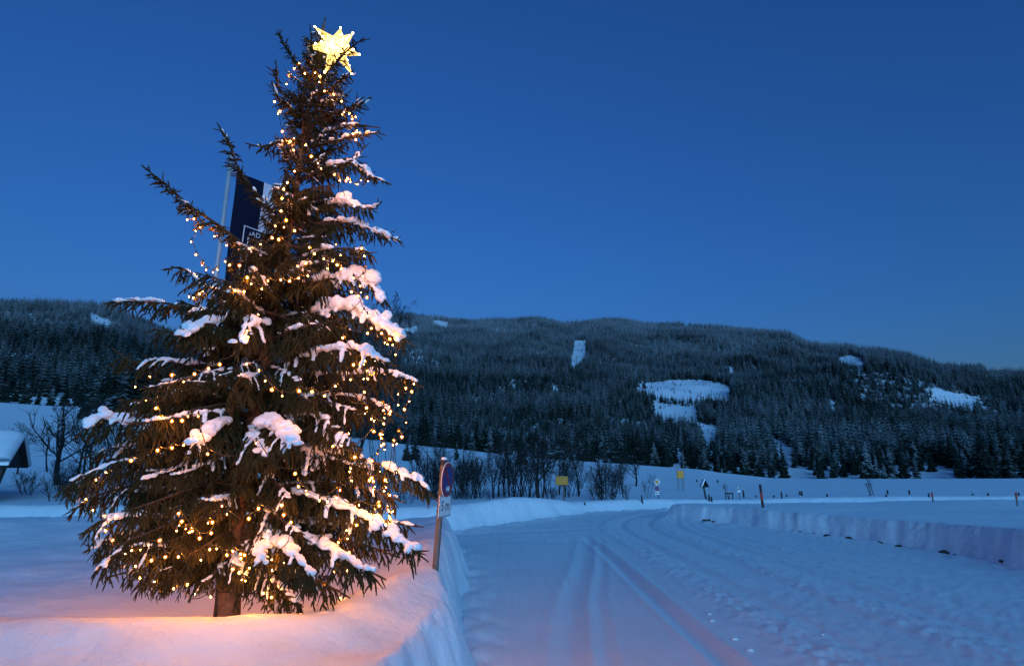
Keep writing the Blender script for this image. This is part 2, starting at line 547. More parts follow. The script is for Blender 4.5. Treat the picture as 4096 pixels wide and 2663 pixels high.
# ------------------------------------------------------------------ snow-covered road
def road_z(x, y):
    bend = 0.030 * np.maximum(0, y - 21) ** 2
    u = x - bend
    z = 0.012 * fbm(x * 0.5, y * 0.2, 51, 3)
    def groove(c, wd, dep, lip):
        dep, lip = dep * 1.35, lip * 1.35
        d = (u - c) / wd
        return -dep * np.exp(-d ** 2) + lip * np.exp(-((np.abs(d) - 1.7) / 0.6) ** 2)
    x2 = 2.38 + 0.04 * np.sin(y * 0.5)
    fade = sstep(21, 18, y)
    z = z + groove(x2, 0.13, 0.055, 0.022) * fade
    x1 = np.interp(y, [0, 7, 10.2, 14, 19], [0.4, 0.62, 0.97, 1.6, 2.3])
    z = z + groove(x1, 0.16, 0.022, 0.010) * fade
    z = z + groove(x1 + 0.42, 0.10, 0.010, 0.006) * fade
    for c, wd, a in ((3.45, 0.42, 0.075), (4.5, 0.2, 0.03), (5.55, 0.38, 0.065), (6.7, 0.25, 0.02), (7.4, 0.4, 0.035), (9.3, 0.4, 0.04)):
        c2 = c + 0.12 * vnoise(y * 0.25, 0 * y + c, 61)
        band = np.exp(-((u - c2) / wd) ** 2)
        z = z + band * (0.30 * a + a * fbm(x * 9, y * 6, 63, 3) * 0.27)
    z = z + sstep(2.7, 3.4, u) * 0.006 * fbm(x * 13, y * 9, 67, 2)
    for c in (4.0, 5.05, 6.15, 7.05, 8.4):
        z = z + groove(c, 0.16, 0.016, 0.005)
    z = z + 0.004 * fbm(x * 9, y * 6, 68, 2) * sstep(1.0, 3.2, u) + 0.016 * vnoise(u * 3.6, y * 0.05, 69) * sstep(2.6, 3.4, u)
    # the crossroad: long tracks
    q = (y - 22.5) - 0.45 * np.clip(x, -30, 6)
    cr = sstep(17.5, 19.5, y) * sstep(4, 1.5, x)
    z = z + cr * (0.030 * vnoise(q * 2.6, (x + y) * 0.10, 71) + 0.012 * vnoise(q * 6, (x + y) * 0.2, 73))
    sd = road_sd(x, y)
    z = z + 0.05 * sstep(-0.7, 0.0, sd) * (1 + 0.8 * fbm(x * 3, y * 3, 75, 2))
    return z

rs2 = radii(2.6, 95, 0.0021, 0.03, 0.0095)
X, Y = polar(np.arange(-R(47), R(52), R(0.15)), rs2)
road = grid_mesh('road', X, Y, road_z(X, Y), M['road'], mask=road_sd(X, Y) < 0.22)
tag(road, 'packed snow road with tyre ruts and crossroad', 'road', kind='structure')

def hit(px, py, rmin=3.0, rmax=300.0):
    d = ray(px, py)
    d = d / math.hypot(d[0], d[1])
    r = np.concatenate([np.arange(rmin, 60, 0.03), np.arange(60, rmax, 0.2)])
    P = np.array([0, 0, EYE])[None, :] + d[None, :] * r[:, None]
    g = H(P[:, 0], P[:, 1])
    i = np.argmax(P[:, 2] < g)
    if P[i, 2] >= g[i]:
        return None
    return np.array([P[i, 0], P[i, 1], g[i]])

# ------------------------------------------------------------------ mountain
RIDGE_PX = [(-900, 1240), (0, 1225), (250, 1234), (420, 1240), (520, 1282), (640, 1330), (708, 1362), (900, 1400), (1150, 1345), (1350, 1290), (1507, 1272), (1629, 1260), (1690, 1267), (1900, 1293), (2143, 1280), (2257, 1300), (2427, 1284), (2531, 1290), (2700, 1305), (2876, 1314), (3052, 1325), (3152, 1343), (3228, 1381), (3345, 1396), (3521, 1408), (3638, 1431), (3709, 1460), (3768, 1481), (3932, 1486), (3961, 1512), (4096, 1508), (4600, 1560), (5200, 1600)]
RIDGE = np.array([azel(*p) for p in RIDGE_PX])

def ridge_r(az):
    return np.interp(az, [R(-48), R(-34), R(-28), R(-10), R(20), R(45)], [1350, 1350, 1700, 1950, 1800, 1450])

def mount_z(x, y):
    r = np.hypot(x, y)
    az = np.arctan2(x, y)
    rr = ridge_r(az)
    z1 = EYE + rr * np.tan(np.interp(az, RIDGE[:, 0], RIDGE[:, 1]))
    z0 = crest_z(az) - 2.0
    t = np.clip((r - 300) / (rr - 300), 0, 1.6)
    prof = np.where(t < 1, t ** 1.12, 1 - (t - 1) * 1.1)
    wob = 26 * fbm(x * 0.0042, y * 0.0042, 81, 4) * np.sin(np.clip(t, 0, 1) * math.pi) ** 0.8
    return z0 + (z1 - z0) * prof + wob

azm = np.arange(-R(56), R(56), R(0.5))
rm = np.concatenate([np.linspace(298, 700, 40), np.linspace(715, 2000, 80), np.linspace(2040, 3000, 12)])
X, Y = polar(azm, rm)
mountain = grid_mesh('mountain', X, Y, mount_z(X, Y), M['hillsnow'])
tag(mountain, 'snowy wooded mountainside under the evening sky', 'mountain', kind='structure')

# ------------------------------------------------------------------ forest spruces
def spruce_mesh(name, seed, mat, tiers=16, nb=9, slim=0.17, trunk=True):
    """unit-height spruce: drooping boughs in whorls around a thin stem"""
    rng = np.random.default_rng(seed)
    mb = MB()
    for ti in range(tiers):
        f = ti / (tiers - 1)
        z = 0.05 + 0.92 * f ** 0.92
        rad = slim * (1 - f) ** 0.85 + 0.008
        n = max(4, int(nb * (0.55 + 0.6 * (1 - f))))
        a0 = rng.uniform(0, 6.28)
        for j in range(n):
            a = a0 + j * 2 * math.pi / n + rng.normal(0, 0.18)
            Lr = rad * rng.uniform(0.62, 1.18)
            dz = -Lr * (0.50 - 0.25 * f) * rng.uniform(0.6, 1.4)
            wd = Lr * rng.uniform(0.30, 0.46)
            zz = z + rng.normal(0, 0.012)
            d = np.array([math.cos(a), math.sin(a), 0]); s = np.array([-d[1], d[0], 0])
            up = np.array([0, 0, 1])
            p = [d * 0.002 + up * (zz + 0.012),
                 d * Lr * 0.45 + s * wd + up * (zz + dz * 0.75), d * Lr * 0.5 + up * (zz + dz * 0.30), d * Lr * 0.45 - s * wd + up * (zz + dz * 0.75),
                 d * Lr * 0.80 + s * wd * 0.65 + up * (zz + dz * 1.25), d * Lr + up * (zz + dz * 0.85), d * Lr * 0.80 - s * wd * 0.65 + up * (zz + dz * 1.25)]
            mb.add(p, [(0, 1, 2), (0, 2, 3), (1, 4, 2), (2, 4, 5), (2, 5, 6), (2, 6, 3)])
    mb.tube([(0, 0, 0.9), (0, 0, 1.0)], [0.006, 0.001], 3)
    return mb.mesh(name, [mat])

def trunk_mesh(name):
    mb = MB()
    mb.tube([(0, 0, -0.05), (0, 0, 0.5), (0, 0, 0.9)], [0.016, 0.009, 0.003], 6)
    return mb.mesh(name, [M['barebark']])

SPRUCE = [spruce_mesh('crown', 100 + i, M['spruce_near'], tiers=18, nb=11, slim=s) for i, s in enumerate((0.20, 0.17, 0.22, 0.15))]
STRUNK = trunk_mesh('trunk')

def add_spruce(p, h, k, label, group):
    o = empty('spruce_tree', p, label, 'tree', group)
    o.rotation_euler.z = random.uniform(0, 6.28)
    o.scale = (h * random.uniform(0.9, 1.12), h * random.uniform(0.9, 1.12), h)
    for nm, me in (('crown', SPRUCE[k % 4]), ('trunk', STRUNK)):
        c = bpy.data.objects.new(nm, me)
        COL.objects.link(c)
        c.parent = o
    return o

EDGE_LABEL = 'tall snow-dusted spruce at the foot of the wooded mountain'
EDGE_GROUP = 'spruces along the foot of the mountain'
rng = np.random.default_rng(5)
edge_px = []
for px in np.arange(1560, 4180, 26):
    for row in range(2):
        edge_px.append((px + rng.uniform(-22, 22), row))
for px in np.arange(-40, 330, 50):
    edge_px.append((px + rng.uniform(-15, 15), 0))
n_edge = 0
for px, row in edge_px:
    if (3140 < px < 3240 or 3700 < px < 3800) and rng.random() < 0.75:
        continue
    az = azel(px, 1900)[0]
    rr = 306 + row * 24 + rng.uniform(0, 22)
    x, y = rr * math.sin(az), rr * math.cos(az)
    z = float(mount_z(np.array(x), np.array(y)))
    h = rng.uniform(9, 19) if px > 1600 else rng.uniform(8, 13)
    if rng.random() < 0.12:
        h *= 1.2
    k = int(rng.integers(0, 4))
    where = ('rising behind the snow-roofed house' if px < 900 else 'showing just right of the Christmas tree' if px < 1720 else 'above the bare grove' if px < 2200 else 'above the yellow town sign' if px < 2560 else
             'behind the yellow direction board' if px < 2780 else 'behind the wayside shrine' if px < 2930 else 'behind the black snow pole' if px < 3200 else 'behind the staked young tree' if px < 3650 else 'beyond the red-topped stakes')
    lab = '%s snow-dusted spruce at the forest edge %s' % (('tall ' if h > 15 else 'middling ' if h > 11.5 else 'small ') + ('full', 'slim', 'broad', 'narrow')[k], where)
    add_spruce((x, y, z - 0.3), h, k, lab, EDGE_GROUP + ', ' + where)
# dark tall spruces standing on the meadow edge behind the house
for px, top, rr in ((395, 1470, 215), (440, 1430, 210), (480, 1400, 222), (520, 1395, 212), (560, 1360, 220), (610, 1345, 214), (650, 1365, 225), (690, 1390, 216), (740, 1420, 224), (780, 1450, 215), (350, 1530, 218)):
    az, el = azel(px, top)
    x, y = rr * math.sin(az), rr * math.cos(az)
    z = float(H(np.array(x), np.array(y)))
    h = EYE + rr * math.tan(el) - z
    add_spruce((x, y, z - 0.2), h, int(rng.integers(0, 4)), 'dark tall spruce in the clump on the meadow beyond the house', 'spruce clump on the meadow')
# dark spruces among the bare grove
for px, top, base, rr in ((1665, 1690, 1900, 150), (1630, 1740, 1900, 140), (2085, 1700, 1890, 160), (1828, 1745, 1860, 165)):
    az, el = azel(px, top)
    x, y = rr * math.sin(az), rr * math.cos(az)
    z = float(H(np.array(x), np.array(y)))
    add_spruce((x, y, z - 0.2), EYE + rr * math.tan(el) - z, int(rng.integers(0, 4)), 'lone dark spruce on the meadow behind the bare grove', 'lone spruces on the meadow')

# the wood on the mountain: nobody could count it
CLEAR = [
    [(1545, 1332), (1561, 1322), (1670, 1306), (1672, 1318)], [(1722, 1287), (1742, 1281), (1795, 1290), (1790, 1306)],
    [(2298, 1360), (2345, 1363), (2350, 1412), (2313, 1446), (2280, 1462)],
    [(2500, 1534), (2600, 1532), (2700, 1520), (2805, 1518), (2870, 1532), (2932, 1556), (2905, 1588), (2817, 1578), (2700, 1584), (2582, 1553)],
    [(2580, 1606), (2680, 1616), (2792, 1636), (2795, 1675), (2660, 1654)],
    [(2795, 1690), (2870, 1708), (2880, 1740), (2817, 1740)], [(3075, 1748), (3130, 1762), (3205, 1838), (3180, 1845), (3100, 1795)],
    [(3315, 1592), (3360, 1616), (3322, 1630)], [(3338, 1436), (3400, 1418), (3448, 1433), (3460, 1462), (3392, 1452)],
    [(3680, 1556), (3770, 1558), (3873, 1580), (4015, 1599), (3900, 1601), (3830, 1606), (3785, 1588)],
    [(3870, 1780), (3885, 1780), (3880, 1800)], [(4005, 1785), (4025, 1785), (4020, 1800)],
    [(345, 1250), (390, 1262), (452, 1290), (515, 1306), (440, 1300), (370, 1278)], [(90, 1368), (125, 1368), (120, 1382)],
    [(3700, 1850), (3860, 1872), (3860, 1895), (3720, 1905)], [(3330, 1852), (3400, 1855), (3400, 1910), (3330, 1912)]]
N = 300000
az = rng.uniform(-R(47), R(47), N)
rr = np.sqrt(rng.uniform(345.0 ** 2, 2080.0 ** 2, N))
x, y = rr * np.sin(az), rr * np.cos(az)
keep = (rr < ridge_r(az) + 60)
dens = np.clip(1.35 - rr / 2100, 0.42, 1.2)
keep &= rng.random(N) < dens * 0.75
x, y, rr, az = x[keep], y[keep], rr[keep], az[keep]
z = mount_z(x, y)
sc_f = rng.uniform(7, 21, len(x)) * np.interp(rr, [300, 900, 1500], [1, 1.05, 1.3]) * (0.85 + 0.3 * vnoise(x * 0.02, y * 0.02, 95))
cut = np.zeros(len(x), bool)
for f in (0.0, 0.35, 0.75):        # felled wherever a tree would stand on a clearing or hide it
    qx, qy = to_px(np.stack([x, y, z + sc_f * f], -1))
    for c in CLEAR:
        cut |= inside(qx, qy, c)
sapling_cut = cut & (rng.random(len(x)) < 0.10)
keep = ~cut | sapling_cut
sc_f[sapling_cut] *= 0.28
x, y, z, sc_f = x[keep], y[keep], z[keep], sc_f[keep]
me = bpy.data.meshes.new('forest')
me.vertices.add(len(x))
me.vertices.foreach_set('co', np.stack([x, y, z - 0.4], -1).astype(np.float32).ravel())
a = me.attributes.new('tree_height', 'FLOAT', 'POINT'); a.data.foreach_set('value', sc_f.astype(np.float32))
a = me.attributes.new('tree_turn', 'FLOAT', 'POINT'); a.data.foreach_set('value', rng.uniform(0, 6.28, len(x)).astype(np.float32))
a = me.attributes.new('tree_kind', 'INT', 'POINT'); a.data.foreach_set('value', rng.integers(0, 3, len(x)).astype(np.int32))
forest = bpy.data.objects.new('forest', me)
COL.objects.link(forest)
tag(forest, 'dense frosted spruce forest covering the mountainside', 'forest', kind='stuff')
FPROTO = [bpy.data.objects.new('forest_spruce', spruce_mesh('forest_spruce', 140 + i, M['forest'], tiers=11, nb=8, slim=s)) for i, s in enumerate((0.19, 0.16, 0.22))]
ng = bpy.data.node_groups.new('forest_scatter', 'GeometryNodeTree')
ng.interface.new_socket('Geometry', in_out='INPUT', socket_type='NodeSocketGeometry')
ng.interface.new_socket('Geometry', in_out='OUTPUT', socket_type='NodeSocketGeometry')
gi = ng.nodes.new('NodeGroupInput'); go = ng.nodes.new('NodeGroupOutput')
jn = ng.nodes.new('GeometryNodeJoinGeometry')
def named(nm, ty):
    n = ng.nodes.new('GeometryNodeInputNamedAttribute'); n.data_type = ty; n.inputs['Name'].default_value = nm; return n
ah, at_, ak = named('tree_height', 'FLOAT'), named('tree_turn', 'FLOAT'), named('tree_kind', 'INT')
cx = ng.nodes.new('ShaderNodeCombineXYZ'); ng.links.new(at_.outputs['Attribute'], cx.inputs['Z'])
for k in range(3):
    oi = ng.nodes.new('GeometryNodeObjectInfo'); oi.inputs['Object'].default_value = FPROTO[k]
    cmp = ng.nodes.new('FunctionNodeCompare'); cmp.data_type = 'INT'; cmp.operation = 'EQUAL'
    ints = [s for s in cmp.inputs if s.type == 'INT']
    ng.links.new(ak.outputs['Attribute'], ints[0]); ints[1].default_value = k
    ip = ng.nodes.new('GeometryNodeInstanceOnPoints')
    ng.links.new(gi.outputs[0], ip.inputs['Points'])
    ng.links.new(cmp.outputs[0], ip.inputs['Selection'])
    ng.links.new(oi.outputs['Geometry'], ip.inputs['Instance'])
    ng.links.new(cx.outputs[0], ip.inputs['Rotation'])
    ng.links.new(ah.outputs['Attribute'], ip.inputs['Scale'])
    ng.links.new(ip.outputs[0], jn.inputs[0])
ng.links.new(jn.outputs[0], go.inputs[0])
md = forest.modifiers.new('scatter', 'NODES'); md.node_group = ng

# ------------------------------------------------------------------ bare trees
def bare_tree(name, seed, stems=1, levels=3, spread=0.6, weep=0.0, first=0.28, nkids=(9, 6, 4), thick=0.018, minr=0.0012):
    """unit-height leafless tree, returned as (trunk mesh, crown mesh)"""
    rng = np.random.default_rng(seed)
    tr, cr = MB(), MB()
    def limb(mb, p, d, ln, r, lvl, k=5):
        pts = [np.array(p, float)]
        d = np.array(d, float)
        for i in range(k):
            d = d + rng.normal(0, 0.10, 3) + np.array([0, 0, 0.05 if lvl < 2 else -weep * 0.25])
            d /= np.linalg.norm(d)
            pts.append(pts[-1] + d * ln / k)
        pts = np.array(pts)
        mb.tube(pts, np.linspace(r, r * (0.35 if lvl else 0.25), k + 1), 6 if lvl == 0 else (4 if lvl == 1 else 3), caps=lvl == 0)
        return pts
    for s in range(stems):
        a = rng.uniform(0, 6.28)
        lean = 0.0 if stems == 1 else rng.uniform(0.08, 0.4)
        p0 = np.array([math.cos(a), math.sin(a), 0]) * (0 if stems == 1 else rng.uniform(0.02, 0.1)) + np.array([0, 0, -0.06])
        hh = 0.98 if stems == 1 else rng.uniform(0.65, 1.0)
        main = limb(tr, p0, (lean * math.cos(a) + rng.normal(0, 0.03), lean * math.sin(a), 1), hh, thick * (1 if stems == 1 else 0.6), 0, 7)
        todo = []
        for i in range(nkids[0]):
            f = first + (0.97 - first) * (i + rng.random()) / nkids[0]
            q = f * 7; j = min(int(q), 6)
            p = main[j] + (main[j + 1] - main[j]) * (q - j)
            b = rng.uniform(0, 6.28)
            d = np.array([math.cos(b) * spread, math.sin(b) * spread, 0.75])
            todo.append((p, d / np.linalg.norm(d), hh * (1.05 - f) * rng.uniform(0.45, 0.7) + 0.05, thick * (0.45 if stems == 1 else 0.35) * (1.1 - f), 1))
        while todo:
            p, d, ln, r, lvl = todo.pop()
            pts = limb(cr, p, d, ln, max(r, minr), lvl, 4)
            if lvl < levels:
                for i in range(nkids[lvl]):
                    f = rng.uniform(0.2, 1.0)
                    q = f * 4; j = min(int(q), 3)
                    pp = pts[j] + (pts[j + 1] - pts[j]) * (q - j)
                    tn = pts[j + 1] - pts[j]; tn /= np.linalg.norm(tn)
                    dd = tn + rng.normal(0, 0.5, 3) + np.array([0, 0, 0.12 - weep])
                    todo.append((pp, dd / np.linalg.norm(dd), ln * rng.uniform(0.35, 0.6), r * 0.55, lvl + 1))
    return tr.mesh('trunk', [M['barebark']], True), cr.mesh('crown', [M['barebark']])

BARE = [bare_tree('bare', 200 + i, stems=(1, 1, 3, 4, 1)[i], spread=(0.45, 0.6, 0.5, 0.55, 0.9)[i], nkids=((10, 6, 4), (11, 6, 4), (6, 5, 4), (6, 5, 3), (14, 7, 5))[i], thick=(0.014, 0.016, 0.016, 0.016, 0.03)[i], first=(0.2, 0.3, 0.2, 0.15, 0.25)[i], minr=0.0022) for i in range(5)]

def add_bare(name, p, h, k, label, group=None, wide=1.0, cat='tree'):
    o = empty(name, p, label, cat, group)
    o.rotation_euler.z = random.uniform(0, 6.28)
    o.scale = (h * wide, h * wide, h)
    for nm, me in zip(('trunk', 'crown'), BARE[k]):
        c = bpy.data.objects.new(nm, me)
        COL.objects.link(c)
        c.parent = o
    return o

def ground_pt(px, Y):
    d = ray(px, 1950)
    x = d[0] / d[1] * Y
    return np.array([x, Y, float(H(np.array(x), np.array(Y)))])

for i in range(74):
    px = rng.uniform(1650, 2500)
    Yd = rng.uniform(35, 47)
    p = ground_pt(px, Yd)
    h = rng.uniform(2.3, 4.1) * (1.0 - 0.25 * max(0, (px - 2350) / 150))
    k = int(rng.integers(0, 4))
    where = 'between the no-parking sign and the stout bare tree' if px < 2140 else 'around the yellow town sign' if px < 2330 else 'at the end of the grove past the town sign'
    add_bare('bare_tree', p, h, k, '%s %s leafless tree %s' % ('tall' if h > 3.2 else 'short', ('slim', 'twiggy', 'three-stemmed', 'many-stemmed')[k], where), 'bare trees of the grove', rng.uniform(0.7, 1.1))
add_bare('bare_tree', ground_pt(2160, 34.5), 4.0, 4, 'stout bare tree with forked crown left of the yellow town sign', wide=1.0)
for i in range(16):
    px = rng.uniform(1660, 2560)
    p = ground_pt(px, rng.uniform(33.5, 36))
    h = rng.uniform(0.7, 1.5)
    add_bare('shrub', p, h, 3, '%s leafless shrub at the grove edge %s' % ('knee-high' if h > 1.1 else 'tiny', 'near the no-parking sign' if px < 1950 else 'by the stout bare tree' if px < 2220 else 'past the yellow town sign'), 'shrubs at the edge of the grove', 1.3, 'shrub')
# left, in front of the meadow
for px, Yd, h in ((60, 52, 4.5), (230, 46, 6.5), (300, 50, 7.5), (345, 44, 6.0), (420, 48, 8.2), (500, 52, 7.6), (560, 46, 6.6), (640, 50, 7.6), (720, 47, 6.4), (800, 50, 7.0), (180, 55, 4.5), (480, 43, 5.0)):
    k = int(rng.integers(0, 5))
    where = 'rising right behind the house' if px < 240 else 'between the house and the Christmas tree' if px < 450 else 'seen through the left boughs of the Christmas tree'
    add_bare('bare_tree', ground_pt(px, Yd), h, k, '%s %s leafless tree %s' % ('tall' if h > 7 else 'middling' if h > 5.5 else 'low', ('slim', 'twiggy', 'three-stemmed', 'many-stemmed', 'spreading')[k], where), 'bare trees beside the house', 1.15)
for i in range(34):
    px = rng.uniform(40, 760)
    p = ground_pt(px, rng.uniform(34, 44))
    h = rng.uniform(1.2, 2.4)
    add_bare('shrub', p, h, int(rng.integers(2, 4)), '%s snowy leafless shrub %s' % ('tall' if h > 1.8 else 'low', 'beside the snow-roofed house' if px < 300 else 'in the hedge halfway from house to Christmas tree' if px < 520 else 'in the hedge right behind the Christmas tree'), 'hedge shrubs beside the house', 1.2, 'shrub')
# birch behind the Christmas tree
o = empty('birch_tree', ground_pt(1405, 25.5), 'tall birch with hanging bare twigs behind the Christmas tree', 'tree')
bt = bare_tree('birch', 260, 1, 3, 0.55, 0.75, 0.25, (22, 8, 6), 0.012)
o.scale = (11.0 * 0.5, 11.0 * 0.5, 11.0)
for nm, me in zip(('trunk', 'crown'), bt):
    c = bpy.data.objects.new(nm, me); COL.objects.link(c); c.parent = o
for i in range(5):
    p = ground_pt((1500, 1560, 1610, 1460, 1640)[i], (30, 33, 36, 29, 31)[i])
    add_bare('shrub', p, (2.6, 3.0, 2.6, 2.4, 1.6)[i], 3, 'dense dark leafless bush behind the Christmas tree', 'dark bushes behind the Christmas tree', 1.0, 'shrub')
# small pine skeleton on the meadow
add_bare('bare_tree', ground_pt(2544, 62), 3.2, 4, 'small crooked tree alone on the open meadow', wide=1.1)
add_bare('bare_tree', ground_pt(2590, 36), 1.6, 2, 'tiny leafless tree at the right end of the grove', wide=0.8)

# ------------------------------------------------------------------ house at the left edge
def house():
    n0, r0 = np.array([-27.7, 33.0]), np.array([-29.5, 36.0])
    gd = (r0 - n0) / np.linalg.norm(r0 - n0)           # along the gable, towards the back
    ld = np.array([-gd[1], gd[0]])                     # along the ridge, away to the left
    hw, ln, ze, zr = 3.5, 9.0, 2.45, 4.15
    base = np.array([*(n0 + gd * hw), 0.3])
    o = empty('house', base, 'wooden house with thick snow on its gabled roof', 'house')
    def P(a, b, z):
        q = n0 + gd * a + ld * b
        return np.array([q[0], q[1], z])
    w = MB()
    i0, i1 = 0.7, 2 * hw - 0.7
    w.add([P(i0, 1.3, 0.2), P(i1, 1.3, 0.2), P(i1, ln, 0.2), P(i0, ln, 0.2), P(i0, 1.3, 2.62), P(i1, 1.3, 2.62), P(i1, ln, 2.62), P(i0, ln, 2.62), P(hw, 1.3, 3.9), P(hw, ln, 3.9)],
          [(0, 1, 5, 8, 4), (2, 3, 7, 9, 6), (0, 4, 7, 3), (1, 2, 6, 5)])
    w.build('wall', M['wood_dark'], o)
    b = MB(); b.tube([P(0.5, 0.62, 0.2), P(0.45, 0.22, 2.55)], [0.20, 0.24], 6); b.build('brace', M['wood_dark'], o)
    for k in range(7):             # weatherboards of the gable
        a0, a1 = 0.5 + k * 0.857, 0.5 + (k + 1) * 0.857 - 0.02
        zt = lambda a: zr - 0.16 - (zr - ze) * abs(a - hw) / hw
        ar = [a0, a1] if not (a0 < hw < a1) else [a0, hw, a1]
        front = [P(a, 0.30, zt(a)) for a in ar] + [P(a1, 0.30, ze - 0.12), P(a0, 0.30, ze - 0.12)]
        back = [p - np.array([ld[0], ld[1], 0]) * -0.03 for p in front]
        n_ = len(front)
        b = MB(); b.add(front + back, [tuple(range(n_)), tuple(range(2 * n_ - 1, n_ - 1, -1))] + [(i, i + n_, (i + 1) % n_ + n_, (i + 1) % n_) for i in range(n_)])
        b.build('gable_board', M['wood_dark'], o)
    rf = MB()
    for a0, a1, z0, z1 in ((0, hw, ze, zr), (hw, 2 * hw, zr, ze)):
        v = [P(a0, 0, z0), P(a1, 0, z1), P(a1, ln + 0.6, z1), P(a0, ln + 0.6, z0)]
        v += [q - np.array([0, 0, 0.14]) for q in v]
        rf.add(v, [(0, 1, 2, 3), (7, 6, 5, 4), (0, 4, 5, 1), (2, 6, 7, 3), (0, 3, 7, 4), (1, 5, 6, 2)])
    ro = rf.build('roof', M['wood_dark'], o)
    sn = MB()
    na, nb = 24, 26
    V, F = [], []
    for lay in (0, 1):
        for i in range(na + 1):
            for j in range(nb + 1):
                a = -0.12 + (2 * hw + 0.24) * i / na
                b = -0.1 + (ln + 0.7) * j / nb
                z = zr - (zr - ze) * abs(a - hw) / hw + 0.012
                if lay:
                    e = min(1.0, min(i, na - i, j, nb - j) / 2.0 + 0.25)
                    z += 0.42 * math.sqrt(min(1, e)) * (1 + 0.12 * float(vnoise(a * 1.3, b * 1.3, 9)))
                    z -= 0.10 * math.exp(-((a - hw) / 0.5) ** 2)
                V.append(P(a, b, z))
    st = (na + 1) * (nb + 1)
    ix = lambda l, i, j: l * st + i * (nb + 1) + j
    for i in range(na):
        for j in range(nb):
            F.append((ix(1, i, j), ix(1, i + 1, j), ix(1, i + 1, j + 1), ix(1, i, j + 1)))
            F.append((ix(0, i, j), ix(0, i, j + 1), ix(0, i + 1, j + 1), ix(0, i + 1, j)))
    for i in range(na):
        for j in (0, nb):
            F.append((ix(0, i, j), ix(0, i + 1, j), ix(1, i + 1, j), ix(1, i, j)))
    for j in range(nb):
        for i in (0, na):
            F.append((ix(0, i, j), ix(0, i, j + 1), ix(1, i, j + 1), ix(1, i, j)))
    sn.add(V, F)
    so = sn.build('roof_snow', M['snow_pad'], o, smooth=True)
house()

# ------------------------------------------------------------------ signs
def text_mesh(body, size, mat, align='CENTER'):
    cu = bpy.data.curves.new('lettering', 'FONT')
    cu.body = body; cu.size = size; cu.align_x = align; cu.align_y = 'CENTER'
    cu.resolution_u = 3
    t = bpy.data.objects.new('lettering', cu)
    COL.objects.link(t)
    bpy.context.view_layer.update()
    me = bpy.data.meshes.new_from_object(t.evaluated_get(bpy.context.evaluated_depsgraph_get()))
    bpy.data.objects.remove(t)
    me.materials.clear(); me.materials.append(mat)
    return me

def place_text(body, size, mat, parent, centre, right, up, squeeze=1.0, name='lettering'):
    """lettering lying in the plane spanned by right and up"""
    me = text_mesh(body, size, mat)
    o = bpy.data.objects.new(name, me)
    COL.objects.link(o)
    o.parent = parent
    r, u = Vector(right).normalized(), Vector(up).normalized()
    n = r.cross(u)
    Mx = Matrix((r, u, n)).transposed().to_4x4()
    c = Vector([float(q) for q in centre]) - Vector([float(q) for q in world_of(parent)])
    o.matrix_local = Matrix.Translation(c) @ Mx @ Matrix.Diagonal((squeeze, 1, 1, 1))
    return o

def plate(mb, c, r, u, outline, thick=0.008, mat=0):
    """flat plate with the given outline (2-D list) in the plane r,u"""
    c, r, u = map(lambda q: np.asarray(q, float), (c, r, u))
    n = np.cross(r, u)
    P = [c + r * a + u * b for a, b in outline]
    k = len(P)
    V = [p + n * thick / 2 for p in P] + [p - n * thick / 2 for p in P]
    F = [tuple(range(k)), tuple(range(2 * k - 1, k - 1, -1))] + [(i, i + k, (i + 1) % k + k, (i + 1) % k) for i in range(k)]
    mb.add(V, F, mat)

def circle(rad, n=40):
    return [(rad * math.cos(2 * math.pi * i / n), rad * math.sin(2 * math.pi * i / n)) for i in range(n)]

def rect(w, h):
    return [(-w / 2, -h / 2), (w / 2, -h / 2), (w / 2, h / 2), (-w / 2, h / 2)]

def no_parking(parent, c, r, u, rad, arrow=True):
    c, r, u = map(lambda q: np.asarray(q, float), (c, r, u))
    n = np.cross(r, u)
    b = MB(); plate(b, c, r, u, circle(rad)); d = b.build('disc', M['white'], parent)
    b = MB(); plate(b, c + n * 0.006, r, u, circle(rad * 0.955), 0.005); b.build('red_ring', M['red'], d)
    b = MB(); plate(b, c + n * 0.010, r, u, circle(rad * 0.76), 0.004); b.build('blue_field', M['blue'], d)
    b = MB()
    rr = (r - u) / math.sqrt(2); uu = (r + u) / math.sqrt(2)
    plate(b, c + n * 0.0135, rr, uu, rect(rad * 1.56, rad * 0.20), 0.004); b.build('red_bar', M['red'], d)
    if arrow:
        b = MB()
        s = rad * 0.16
        cc = c - u * rad * 0.50 + n * 0.0165
        plate(b, cc, r, u, [(-2.0 * s, 0), (-0.7 * s, -1.1 * s), (-0.7 * s, -0.42 * s), (0.7 * s, -0.42 * s), (0.7 * s, -1.1 * s), (2.0 * s, 0), (0.7 * s, 1.1 * s), (0.7 * s, 0.42 * s), (-0.7 * s, 0.42 * s), (-0.7 * s, 1.1 * s)], 0.003)
        b.build('arrow', M['white'], d)
    return d

